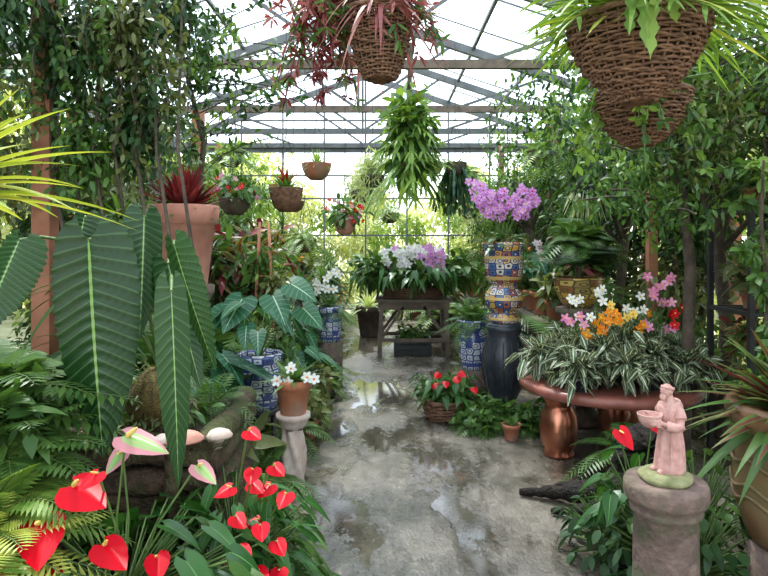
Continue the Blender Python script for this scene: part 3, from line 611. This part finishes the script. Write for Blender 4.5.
mb=MB(); z=pot(mb,(-1.2,1.75,.0),.15,.66,TERRA,'urn'); fern(mb,(-1.2,1.75,.66),26,.44,.1,.1,1.3,.5,18,G_YEL,lwid=.18); fern(mb,(-1.25,1.85,.68),34,.5,.11,.3,1.3,.5,18,G_LIGHT,lwid=.2); mb.build('fern_in_urn',origin=(-1.2,1.75,0))
mb=MB(); z=pot(mb,(-1.35,2.05,0),.14,.8,DKURN,'urn'); cloud(mb,(-1.3,2.05,.95),(.2,.2,.2),260,.08,.04,'heart',G_MID,.2,.3); fern(mb,(-1.3,2.05,.85),34,.42,.1,.3,1.3,.5,16,G_MID,lwid=.25); mb.build('fern_in_glazed_urn',origin=(-1.35,2.05,0))
mb=MB(); z=pot(mb,(-.85,1.95,0),.2,.36,TERRA); c0=np.array((-.85,1.95,z))
petiole_plant(mb,c0,130,.45,.36,.16,.09,'heart',G_ANTH,nseg=7,h0=.1); petiole_plant(mb,c0,50,.42,.38,.17,.06,'oval',G_MID,nseg=7,h0=.3)
for p,d,up,L,W in(((-.9,1.8,.845),(.8,-.35,-.2),(0,-.55,.9),.15,.13),((-1.0,1.74,.74),(.35,-.6,-.4),(.1,-.6,.8),.15,.14),((-.8,1.76,.685),(.7,-.5,-.2),(0,-.5,1),.13,.1),((-.98,1.72,.6),(.4,-.6,-.2),(0,-.6,1),.13,.13),((-.86,1.76,.9),(-.3,-.6,-.3),(0,-.5,1),.07,.06),((-.7,1.85,.6),(.3,-.6,-.3),(0,-.5,1),.09,.08)):
    p=np.array(p); dd=nrm(np.array(d)); spathe(mb,p-dd*L*.35,d,up,L,W,F_RED,c0)
for p,d,up,L,W in(((-.77,1.9,.965),(.85,-.2,-.2),(-.1,-.5,1),.16,.1),((-.6,2.0,.83),(.6,-.4,-.3),(.3,-.6,.7),.1,.07),((-.87,1.95,.89),(-.3,-.5,-.5),(.2,-.8,.5),.08,.055)):
    p=np.array(p); dd=nrm(np.array(d)); spathe(mb,p-dd*L*.35,d,up,L,W,F_PG,c0)
mb.build('potted_red_anthurium',origin=(-.85,1.95,0))
mb=MB(); z=pot(mb,(-.6,2.4,0),.13,.2,TERRA); c0=np.array((-.6,2.4,z))
petiole_plant(mb,c0,170,.3,.5,.12,.055,'heart',G_ANTH,nseg=5,h0=.0)
for x,zz in((-.50,.91),(-.47,.79),(-.4,.77),(-.49,.69),(-.53,.61),(-.43,.6),(-.39,.52),(-.46,.55),(-.38,.43),(-.45,.46),(-.51,.44),(-.53,.36),(-.35,.7),(-.56,.68),(-.43,.35),(-.5,.54),(-.42,.68),(-.55,.48),(-.48,.38),(-.4,.36)):
    yy=U(2.06,2.26); x+=U(-.01,.01)
    dx=U(-.9,.9); spathe(mb,(x,yy,zz),(dx,-.6,-.25),(dx*.2,-.6,.8),.07,.066,F_RED,c0)
mb.build('potted_red_anthurium',origin=(-.6,2.4,0))
for x,y,s in((-.8,2.12,1),(-.55,2.72,.9),(-1.05,2.1,1.1),(-.72,1.98,1)):
    mb=MB(); petiole_plant(mb,(0,0,0),60,.28,.4,.17,.055,'lance',G_MID,cols=3,nseg=6,h0=.05); rosette(mb,(0,0,.02),30,.38,.04,.3,1.3,.5,'strap',G_DARK); petiole_plant(mb,(0,0,0),26,.2,.36,.15,.07,'oval',G_MID,cols=3,nseg=6,h0=.3); mb.build('peace_lily_clump',loc=(x,y,0))
mb=MB(); X,Y=-.53,3.5
lathe(mb,[(0,0),(.1,0),(.1,.04),(.075,.06),(.05,.1)],(X,Y,0),WHITEST)
zs=np.linspace(.1,.5,30); th=np.linspace(0,2*pi,25)
Pp=[]
for zz in zs:
    f=(zz-.1)/.4; rr=.056+.012*math.sin(f*pi); Pp+= [(X+(rr+.013*math.cos(5*t+f*9))*math.cos(t),Y+(rr+.013*math.cos(5*t+f*9))*math.sin(t),zz) for t in th]
ii=np.arange(30*25).reshape(30,25); mb.add(Pp,np.stack([ii[:-1,:-1],ii[:-1,1:],ii[1:,1:],ii[1:,:-1]],-1).reshape(-1,4),WHITEST)
lathe(mb,[(.05,.5),(.085,.53),(.09,.56),(.1,.565),(.1,.59),(0,.59)],(X,Y,0),WHITEST); mb.build('twisted_pedestal',origin=(X,Y,0))
mb=MB(); z=pot(mb,(X,Y,.59),.11,.2,TERRA); rosette(mb,(X,Y,z),34,.22,.03,.2,1.3,.3,'strap',G_MID)
for dx,dz in((-.08,.03),(.0,.1),(.09,.05),(.13,.04),(-.02,.02)):
    tube(mb,[(X,Y,z),(X+dx,Y-.06,z+dz)],.002,4,STEM); flower(mb,(X+dx,Y-.08,z+dz),(dx*3,-1,.3),.075,6,F_WHITE,F_ORANGE)
mb.build('potted_white_orchid',origin=(X,Y,.59))
X,Y=-.83,4.0; mb=MB()
for a in range(3): beam(mb,(X+.11*math.cos(a*2.1),Y+.11*math.sin(a*2.1),0),(X+.09*math.cos(a*2.1),Y+.09*math.sin(a*2.1),.46),.03,.03,BLACK)
lathe(mb,[(0,.45),(.13,.45),(.13,.48),(0,.48)],(X,Y,0),BLACK); mb.build('iron_plant_stand',origin=(X,Y,0))
mb=MB(); z=pot(mb,(X,Y,.48),.145,.37,TALB,'barrel')
for p,d,L,W in(((-.92,3.9,1.22),(-.3,-.6,-.6),.25,.22),((-.72,3.88,1.24),(.4,-.6,-.5),.24,.2),((-.6,3.85,1.32),(.7,-.4,-.3),.22,.18),((-1.04,3.9,1.14),(-.7,-.4,-.5),.22,.18),((-.53,3.9,1.16),(.7,-.5,-.5),.2,.16)):
    leaves(mb,[p],[d],[(0,-.8,.8)],L,W,'heart',G_PHIL,.15,-.1,16,9,corr=(.002,7)); tube(mb,arc((X,Y,z),p,.04,6),.005,5,STEM)
petiole_plant(mb,(X,Y,z),18,.28,.46,.16,.13,'heart',G_PHIL,nseg=8,h0=.6); mb.build('potted_heartleaf_philodendron',origin=(X,Y,.48))
X,Y=-1.5,4.5; mb=MB(); lathe(mb,[(0,0),(.24,0),(.24,.08),(.18,.12),(.16,1.1),(.22,1.2),(.22,1.26),(0,1.26)],(X,Y,0),STONE); mb.build('stone_pedestal',origin=(X,Y,0))
mb=MB(); z=pot(mb,(X,Y,1.26),.25,.6,TERRAP,'classic'); rosette(mb,(X,Y,z),110,.42,.045,.45,1.45,.12,'strap',G_RED,7); rosette(mb,(X,Y,z),24,.38,.045,.1,1.2,.4,'strap',G_MID,7)
mb.build('potted_burgundy_bromeliad',origin=(X,Y,1.26))
mb=MB(); X,Y=-.62,6.8; lathe(mb,[(0,0),(.15,0),(.15,.45),(0,.45)],(X,Y,0),STONE); z=pot(mb,(X,Y,.45),.15,.4,TALB,'barrel'); fern(mb,(X,Y,z),20,.35,.08,-.2,1.2,.7,14,G_MID)
for k in range(10):
    q=(X+U(-.15,.15),Y-.1,z+U(.2,.45)); tube(mb,[(X,Y,z),q],.003,4,STEM); flower(mb,q,(U(-.4,.4),-1,.2),.11,5,F_WHITE)
mb.build('white_orchid_in_talavera_pot',origin=(X,Y,0))
mb=MB(); X,Y=-1.0,5.0
for dx in(-.12,.12): beam(mb,(X+dx,Y,0),(X+dx*.3,Y,1.75),.02,.02,POSTM)
for z in np.arange(.3,1.7,.2): beam(mb,(X-.12*(1-z*.4),Y,z),(X+.12*(1-z*.4),Y,z),.015,.015,POSTM)
for k in range(10): cloud(mb,(X+U(-.15,.15),Y+U(-.1,.1),.4+k*.12),(.18,.16,.12),110,.08,.04,'oval',[G_MID,G_OLIVE,G_LIGHT][k%3],.1,.4)
mb.build('trellis_vine',origin=(X,Y,0))
# ---------------------------------------------------------------- centre table with orchids
mb=MB(); x0,x1,y0,y1,h=-.08,.9,8.2,8.9,.78
for k in range(8): beam(mb,(x0-.04,y0+(k+.5)*.0875,h-.02),(x1+.04,y0+(k+.5)*.0875,h-.02),.075,.04,WOOD)
for x in(x0+.05,x1-.05):
    for y in(y0+.05,y1-.05): beam(mb,(x+(.03 if x>.4 else -.03),y,0),(x,y,h-.04),.06,.06,WOOD)
for y in(y0+.05,y1-.05):
    beam(mb,(x0,y,h-.09),(x1,y,h-.09),.03,.1,WOOD); beam(mb,(x0+.03,y,.22),(x1-.03,y,.22),.04,.05,WOOD)
    beam(mb,(x0+.05,y,.25),(x0+.35,y,h-.1),.03,.04,WOOD); beam(mb,(x1-.05,y,.25),(x1-.35,y,h-.1),.03,.04,WOOD)
mb.build('wooden_table',flat=True,origin=(.41,8.55,0))
mb=MB()
for k in range(6): beam(mb,(.0,8.3,.8+k*.025),(.82,8.3,.8+k*.025),.02,.015,WICK); beam(mb,(.0,8.75,.8+k*.025),(.82,8.75,.8+k*.025),.02,.015,WICK); beam(mb,(0,8.3,.8+k*.025),(0,8.75,.8+k*.025),.02,.015,WICK); beam(mb,(.82,8.3,.8+k*.025),(.82,8.75,.8+k*.025),.02,.015,WICK)
beam(mb,(.0,8.52,.86),(.82,8.52,.86),.44,.12,SOIL)
for cx in(-.05,.4,.85): cloud(mb,(cx,8.5,1.2),(.5,.35,.22),380,.2,.07,'lance',[G_MID,G_DARK,G_MID][int(max(cx,0)*2.4)],.3,.1,4)
petiole_plant(mb,(.4,8.5,.9),80,.9,.42,.18,.085,'heart',G_ANTH,nseg=5,h0=.55)
for k in range(64):
    x=.42+U(-.42,.4); q=(x,8.22+U(-.12,.1),1.36+U(-.1,.17)-abs(x-.42)*.15); tube(mb,[(x*.5+.2,8.5,.95),q],.003,3,STEM,cap=False); flower(mb,q,(U(-.5,.5),-1,.2),.13,5,F_PUR if (x>.62 and k%3) or k%11==0 else F_WHITE,F_PUR)
for x in(.6,.65,.72,.8):
    for z in(1.18,1.26,1.34,1.4): flower(mb,(x+U(-.03,.03),8.1,z+U(-.02,.02)),(U(-.4,.4),-1,.1),.1,5,F_PUR)
mb.build('orchid_arrangement',origin=(.41,8.55,.78))
mb=MB()
for z in(.04,.12,.2):
    for a,b in(((.15,8.25,z),(.65,8.25,z)),((.15,8.6,z),(.65,8.6,z)),((.15,8.25,z),(.15,8.6,z)),((.65,8.25,z),(.65,8.6,z))): beam(mb,a,b,.02,.06,BLACK)
beam(mb,(.16,8.42,.1),(.64,8.42,.1),.33,.18,BLACK); cloud(mb,(.4,8.42,.3),(.26,.17,.1),200,.08,.05,'oval',G_MID,.1); mb.build('seedling_crate',flat=True,origin=(.4,8.42,0))
mb=MB(); z=pot(mb,(-.25,10,0),.22,.5,BARK,'classic'); rosette(mb,(-.25,10,z),36,.5,.05,.2,1.4,.4,'strap',G_PALE); mb.build('potted_agave',origin=(-.25,10,0))
mb=MB(); z=pot(mb,(.9,9.9,0),.22,.4,BARK,'classic'); fern(mb,(.9,9.9,z),18,.7,.2,.3,1.3,.6,16,G_LIGHT); mb.build('potted_fern',origin=(.9,9.9,0))
# ---------------------------------------------------------------- right: talavera tower
X,Y=1.1,5.5; mb=MB(); pot(mb,(X,Y,0),.2,.82,DKURN,'urn')
for k in range(14):
    a=2*pi*k/14; tube(mb,[(X+.2*math.cos(a)*f,Y+.2*math.sin(a)*f,z) for f,z in((.84,.27),(1.0,.42),(.97,.56),(.78,.68))],.008,5,BLACK)
lathe(mb,[(.0,.8),(.15,.8),(.15,.84),(0,.84)],(X,Y,0),DKURN); mb.build('ribbed_urn',origin=(X,Y,0))
mb=MB()
prf=[(0,0),(.12,0),(.14,.02),(.14,.07),(.11,.09),(.115,.12),(.165,.15),(.175,.22),(.165,.28),(.12,.33),(.115,.36),(.15,.39),(.17,.42),(.178,.54),(.178,.66),(.195,.69),(.2,.74),(.18,.74),(.17,.7)]
lathe(mb,prf,(X,Y,.84),TALA,40); lathe(mb,[(.17,.7),(.1,.76),(.001,.78)],(X,Y,.84),MOSSM)
cloud(mb,(X,Y,1.6),(.27,.24,.06),320,.06,.022,'lance',G_OLIVE,.1,.5)
rosette(mb,(X,Y,1.58),16,.3,.08,.0,.7,.4,'oval',G_ANTH,6)
for k in range(15):
    a=U(0,6.3); e=(X+U(-.36,.36),Y+U(-.25,.15),1.58+U(.3,.52)); p=arc((X,Y,1.58),e,.08,12); tube(mb,p,.004,4,STEM)
    for q in p[5:]: flower(mb,q+R.randn(3)*.035,(U(-.7,.7),-1,U(0,.5)),.085,5,F_PUR,F_YEL if k%3 else F_RED,wid=.8)
mb.build('talavera_pot_with_purple_orchids',origin=(X,Y,.84))
X,Y=.9,6.05; mb=MB(); lathe(mb,[(0,0),(.15,0),(.15,.3),(0,.3)],(X,Y,0),STONE); z=pot(mb,(X,Y,.3),.15,.5,TALB,'barrel'); fern(mb,(X,Y,z),24,.45,.1,.1,1.3,.6,16,G_MID); mb.build('blue_talavera_pot_with_fern',origin=(X,Y,0))
X,Y=1.72,5.3; mb=MB(); lathe(mb,[(0,0),(.22,0),(.22,.06),(.14,.1),(.13,.9),(.2,.96),(.2,1.0),(0,1.0)],(X,Y,0),STONE); mb.build('stone_pedestal',origin=(X,Y,0))
mb=MB(); z=pot(mb,(X,Y,1.0),.22,.27,TALC,'bowl'); fern(mb,(X,Y,z+.12),28,.6,.2,.5,1.4,.6,20,G_DARK,lwid=.16)
tube(mb,[(X,Y,z),(X+.02,Y,z+.35)],.02,6,BARK); fern(mb,(X,Y,z+.35),24,.5,.16,.1,1.2,.7,18,G_MID,lwid=.16); mb.build('potted_cycad',origin=(X,Y,1.0))
# copper table + variegated plants
X,Y=1.72,4.62; mb=MB()
lathe(mb,[(0,.46),(.6,.46),(.66,.47),(.67,.5),(.66,.53),(.6,.54),(0,.54)],(X,Y,0),REDMETAL,48); lathe(mb,[(0,.42),(.35,.42),(.35,.46)],(X,Y,0),REDMETAL)
for dx,dy in((-.42,-.15),(.1,-.45),(.2,.4),(.45,0)):
    lathe(mb,[(0,0),(.11,0),(.115,.02),(.1,.04),(.13,.1),(.14,.2),(.13,.3),(.1,.36),(.095,.38),(.12,.42),(.125,.46),(0,.46)],(X+dx,Y+dy,0),COPPER,28)
mb.build('copper_legged_round_table',origin=(X,Y,0))
mb=MB()
for k in range(22):
    a=k*2.4; r=.6*math.sqrt((k+.5)/22); c=(X+.03+r*math.cos(a),Y-.03+r*math.sin(a)*.85,.54)
    if k%2==0: z=pot(mb,c,.08,.1,DKURN)
    cz=.7+.26*(1-r/.6)
    tube(mb,[(c[0]*.9+X*.1,c[1]*.9+Y*.1,.55),(c[0],c[1],cz)],.01,5,STEM)
    rosette(mb,(c[0],c[1],cz),34,.2,.055,-.5,1.3,.35,'lance',G_VAR,6); cloud(mb,(c[0],c[1],cz-.02),(.2,.2,.15),80,.12,.04,'lance',G_VAR,.4,.2,4)
for (x,z,m,n) in((1.62,1.02,F_ORANGE,12),(1.7,1.05,F_YEL,5),(1.42,1.12,F_WHITE,5),(1.5,1.18,F_WHITE,4),(1.38,1.02,F_PINK,4),(1.98,1.28,F_PINK,7),(2.05,1.2,F_PINK,4),(1.85,1.12,F_WHITE,4),(2.15,1.05,F_RED,5),(1.9,1.0,F_ORANGE,4),(1.5,.92,F_ORANGE,4),(2.0,.95,F_PINK,4)):
    for j in range(n):
        q=(x+U(-.09,.09),4.35+U(-.1,.1),z+U(-.07,.07)); tube(mb,[(x,4.6,.6),q],.003,4,STEM,cap=False); flower(mb,q,(U(-.6,.6),-1,.3),.08,5,m,F_YEL if m!=F_YEL else F_ORANGE)
mb.build('variegated_plant_display',origin=(X,Y,.54))
X,Y=.55,5.4; mb=MB(); basket(mb,(X,Y,0.01),.2,.16,8,20,.009,.8); cloud(mb,(X,Y,.25),(.28,.22,.14),260,.08,.05,'heart',G_MID,.2,.2)
petiole_plant(mb,(X,Y,.14),40,.3,.3,.11,.07,'heart',G_ANTH)
for k in range(8): spathe(mb,(X+U(-.15,.3),Y-.2,.38+U(-.1,.1)),(U(-.5,.5),-.5,-.3),(0,-1,.8),.07,.065,F_RED,(X,Y,.15))
mb.build('anthurium_in_basket',origin=(X,Y,0))
mb=MB(); z=pot(mb,(1.02,4.8,0),.075,.13,TERRA); rosette(mb,(1.02,4.8,z),16,.12,.02,.2,1.3,.2,'strap',G_MID); mb.build('small_terracotta_pot',origin=(1.02,4.8,0))
for x,y in((.95,5.15),(.78,5.3),(1.2,5.05),(.8,5.05)):
    mb=MB(); fern(mb,(0,0,.02),26,.32,.09,.1,1.3,.6,14,G_MID); cloud(mb,(0,0,.12),(.2,.2,.14),160,.07,.05,'heart',G_MID,.1); mb.build('ground_fern',loc=(x,y,0))
mb=MB()
def knob(pts,r,n=28):
    pts=np.array(pts,float); t=np.linspace(0,len(pts)-1,n); k=np.arange(len(pts))
    q=np.stack([np.interp(t,k,pts[:,j]) for j in range(3)],-1)+R.randn(n,3)*.003; rr=np.interp(t,k,r)*(1+.12*np.sin(t*9)+.05*R.randn(n)); tube(mb,q,rr,10,ROOT)
knob([(.85,3.76,.02),(1.05,3.68,.05),(1.2,3.55,.1),(1.35,3.45,.2),(1.42,3.4,.34)],[.02,.04,.06,.085,.1])
knob([(.98,3.5,.02),(1.15,3.42,.05),(1.3,3.4,.13),(1.42,3.4,.3)],[.015,.04,.065,.1])
knob([(1.2,3.1,.02),(1.28,3.2,.1),(1.36,3.3,.2),(1.42,3.4,.35)],[.025,.05,.07,.1])
knob([(1.42,3.4,.0),(1.42,3.4,.25),(1.45,3.42,.42),(1.46,3.43,.48)],[.18,.14,.11,.09])
knob([(1.1,3.85,.02),(1.3,3.6,.12),(1.42,3.42,.28)],[.02,.05,.08])
mb.build('tree_stump',origin=(1.42,3.4,0))
# ---------------------------------------------------------------- statue on pedestal
X,Y=1.08,2.3; mb=MB()
lathe(mb,[(0,0),(.17,0),(.17,.06),(.15,.08),(.135,.12),(.12,.14),(.118,.35),(.115,.555),(.13,.565),(.13,.58),(.12,.59),(.145,.61),(.152,.625),(.152,.665),(.145,.68),(0,.68)],(X,Y,0),STONE,36); mb.build('stone_column_pedestal',origin=(X,Y,0))
mb=MB()
rings=[(0,0,.05,.052,0.0,.05),(0,0,.052,.055,.01,.07),(.002,0,.049,.051,.05,.1),(.004,0,.045,.047,.1,.09),(.004,0,.04,.043,.14,.05),(.003,0,.037,.041,.155,.01),(.003,0,.039,.045,.175,.03),(.003,0,.041,.051,.205,.02),(.004,0,.038,.053,.23,.01),(.004,0,.028,.04,.246,0),(.0,0,.017,.02,.255,0),(-.002,0,.013,.014,.275,0)]
S=60; PP=[]
for cx,cy,rx,ry,z,f in rings:
    for k in range(S):
        t=2*pi*k/S; q=1+f*math.cos(9*t+z*8)+f*.5*math.cos(5*t+1); PP.append((cx+rx*q*math.cos(t),cy+ry*q*math.sin(t),z))
FF=[(i*S+k,i*S+(k+1)%S,(i+1)*S+(k+1)%S,(i+1)*S+k) for i in range(len(rings)-1) for k in range(S)]
mb.add(PP,FF,STATUE)
mb.add([p for p in PP[:S]]+[(0,0,0)],[((k+1)%S,k,S) for k in range(S)],STATUE)
mb.add([p for p in PP[-S:]]+[(-.002,0,.275)],[(k,(k+1)%S,S) for k in range(S)],STATUE)
hx=-.01; ball(mb,(hx,0,.292),(.022,.0195,.026),STATUE,20,14)
ball(mb,(hx-.006,0,.28),(.015,.014,.013),STATUE,14,10)
ball(mb,(hx-.018,0,.269),(.01,.0125,.014),STATUE,12,8,.06)
ball(mb,(hx-.0235,0,.29),(.005,.0035,.0055),STATUE,8,6); ball(mb,(hx-.02,0,.296),(.004,.0035,.006),STATUE,8,6)
ball(mb,(hx-.0215,0,.2795),(.003,.006,.002),STATUE,8,6)
for s in(-1,1):
    ball(mb,(hx-.0185,s*.0078,.2955),(.004,.0042,.003),STATUE,8,6); ball(mb,(hx-.0195,s*.0078,.3005),(.003,.006,.0018),STATUE,8,6); ball(mb,(hx+.001,s*.02,.29),(.005,.003,.0075),STATUE,8,6)
th=np.linspace(0,2*pi,24,endpoint=False)
tube(mb,np.stack([hx+.003+.019*np.cos(th),.0185*np.sin(th),.303-.004*np.cos(th)+0*th],-1),.0058,8,STATUE,closed=True)
tube(mb,np.stack([.006+.024*np.cos(th),.03*np.sin(th),.248+.006*np.cos(th)],-1),.009,8,STATUE,closed=True)
ball(mb,(.036,0,.232),(.014,.024,.022),STATUE,12,8)
tube(mb,np.stack([.003+.042*np.cos(th),.046*np.sin(th),.156+0*th],-1),.0042,6,STATUE,closed=True)
tube(mb,[(-.02,-.038,.155),(-.026,-.044,.12),(-.028,-.046,.08),(-.03,-.048,.06)],[.0038,.0038,.0038,.006],6,STATUE)
for s in(-1,1):
    tube(mb,[(.006,s*.04,.232),(.004,s*.056,.205),(0,s*.06,.178),(-.02,s*.054,.172),(-.044,s*.042,.178)],[.019,.02,.019,.0185,.017],12,STATUE)
    tube(mb,[(-.04,s*.042,.178),(-.058,s*.041,.186)],[.0085,.0075],10,STATUE)
    ball(mb,(-.064,s*.041,.188),(.0095,.0055,.008),STATUE,12,8)
    for j in range(4):
        zz=.181+.0046*j; tube(mb,[(-.068,s*.041,zz),(-.08,s*.042,zz+.001),(-.093,s*.038,zz+.002),(-.102+.001*j,s*.029,zz+.002)],[.003,.0028,.0026,.002],6,STATUE)
    tube(mb,[(-.062,s*.039,.194),(-.069,s*.034,.205),(-.076,s*.03,.211)],[.003,.0028,.0022],6,STATUE)
    tube(mb,[(-.03,s*.018,.006),(-.055,s*.02,.006),(-.064,s*.021,.005)],[.011,.0105,.006],8,STATUE)
lathe(mb,[(0.001,.163),(.014,.164),(.028,.174),(.038,.19),(.044,.212),(.041,.214),(.034,.196),(.02,.183),(0.001,.18)],(-.082,0,0),STATUE,32)
o=mb.build('saint_francis_statue',loc=(X+.015,Y,.716)); o.scale=(1.05,1.05,1.05)
md=o.modifiers.new('r','REMESH'); md.mode='VOXEL'; md.voxel_size=.0015; md.use_smooth_shade=True
sm=o.modifiers.new('s','SMOOTH'); sm.iterations=1; sm.factor=.5
o.rotation_euler=(0,0,.22)
mb=MB(); lathe(mb,[(0,0),(.09,0),(.098,.01),(.096,.022),(.08,.03),(.075,.036),(0,.037)],(X,Y,.68),STONEG,28,fold=(.03,5)); mb.build('statue_base',origin=(X,Y,.68))
X,Y=1.72,2.45; mb=MB(); lathe(mb,[(0,0),(.2,0),(.2,.1),(.2,.35),(0,.35)],(X,Y,0),STONE)
z=pot(mb,(X,Y,.35),.27,.58,BROWNGL,'barrel')
for zz,r in((.55,.258),(.6,.263),(.7,.262)):
    th=np.linspace(0,2*pi,60,endpoint=False); tube(mb,np.stack([X+r*np.cos(th),Y+r*np.sin(th),zz+.015*np.sin(8*th)],-1),.008,6,BROWNGL,closed=True)
mb.build('large_glazed_pot',origin=(X,Y,0))
mb=MB(); rosette(mb,(X-.02,Y,z),70,.5,.06,.0,1.35,.3,'strap',G_BROM,8); rosette(mb,(X-.02,Y,z),26,.42,.05,.4,1.4,.2,'strap',G_RED,8); rosette(mb,(X,Y,z),60,.5,.055,-.1,1.2,.45,'strap',G_MID,8)
mb.build('large_bromeliad',origin=(X,Y,z))
for x,y,m,h in((1.5,2.05,G_BLUE,.4),(1.3,2.85,G_DARK,.4),(1.55,1.98,G_MID,.36),(1.32,3.05,G_MID,.5),(1.42,2.7,G_DARK,.5),(1.55,2.95,G_MID,.6),(1.15,3.05,G_DARK,.3)):
    mb=MB(); petiole_plant(mb,(0,0,0),110,.24,h,.075,.045,'oval',m,nseg=4,cols=3,h0=.1); mb.build('low_leafy_plant',loc=(x,y,0))
mb=MB(); c0=np.array((1.3,2.98,0)); petiole_plant(mb,c0,40,.27,.6,.14,.08,'heart',G_ANTH); spathe(mb,(1.14,2.9,.68),(.3,-.5,-.5),(-.3,-.8,.6),.1,.08,F_RED,c0); spathe(mb,(1.3,2.9,.72),(.3,-.4,-.5),(0,-1,.4),.07,.06,F_RED,c0); mb.build('ground_anthurium',origin=tuple(c0))
mb=MB(); X,Y=2.0,3.2; tube(mb,[(X,Y,0),(X+.05,Y,1.2),(X-.05,Y-.1,1.7),(X-.1,Y-.2,2.0)],[.02,.016,.01,.005],6,BARK)
for k in range(20):
    a=np.array([X,Y-.05,.8+.06*k]); b=a+np.array([U(-.2,.3),U(-.3,.2),U(0,.2)]); p=arc(a,b,.03,6); tube(mb,p,.004,4,STEM); q=np.repeat(p[1:],6,0)
    leaves(mb,q,nrm(R.randn(len(q),3)-Z*.3),nrm(R.randn(len(q),3)+Z),.07,.038,'oval',[G_LIGHT,G_MID,G_MID][k%3],.2,.2,3)
mb.build('hibiscus_shrub',origin=(X,Y,0))
# ---------------------------------------------------------------- light + camera
w=bpy.data.worlds.new('sky'); bpy.context.scene.world=w; w.use_nodes=True; nt=w.node_tree
bg=nt.nodes['Background']; sk=nt.nodes.new('ShaderNodeTexSky'); sk.sky_type='NISHITA'; sk.sun_disc=False; sk.sun_elevation=math.radians(50); sk.sun_rotation=math.radians(20)
sm=mixc(nt,.85,mixc(nt,1.0,sk.outputs[0],(.3,.3,.3),'MULTIPLY'),(.88,.94,1.0))
nt.links.new(sm,bg.inputs[0]); bg.inputs[1].default_value=2.0
sun=bpy.data.lights.new('sun','SUN'); sun.energy=7; sun.angle=.08; sun.color=(1,.95,.87); so=bpy.data.objects.new('sun',sun); bpy.context.collection.objects.link(so)
so.rotation_euler=Vector((.25,-.5,-1)).to_track_quat('-Z','Y').to_euler()
cam=bpy.data.cameras.new('camera'); cam.lens=28.1; cam.sensor_width=36; cam.shift_y=-.0625; cam.clip_start=.05
co=bpy.data.objects.new('camera',cam); co.location=(0,0,1.6); co.rotation_euler=(pi/2,0,0); bpy.context.collection.objects.link(co)
sc=bpy.context.scene; sc.camera=co
sc.view_settings.view_transform='Standard'
sc.view_settings.exposure=.55
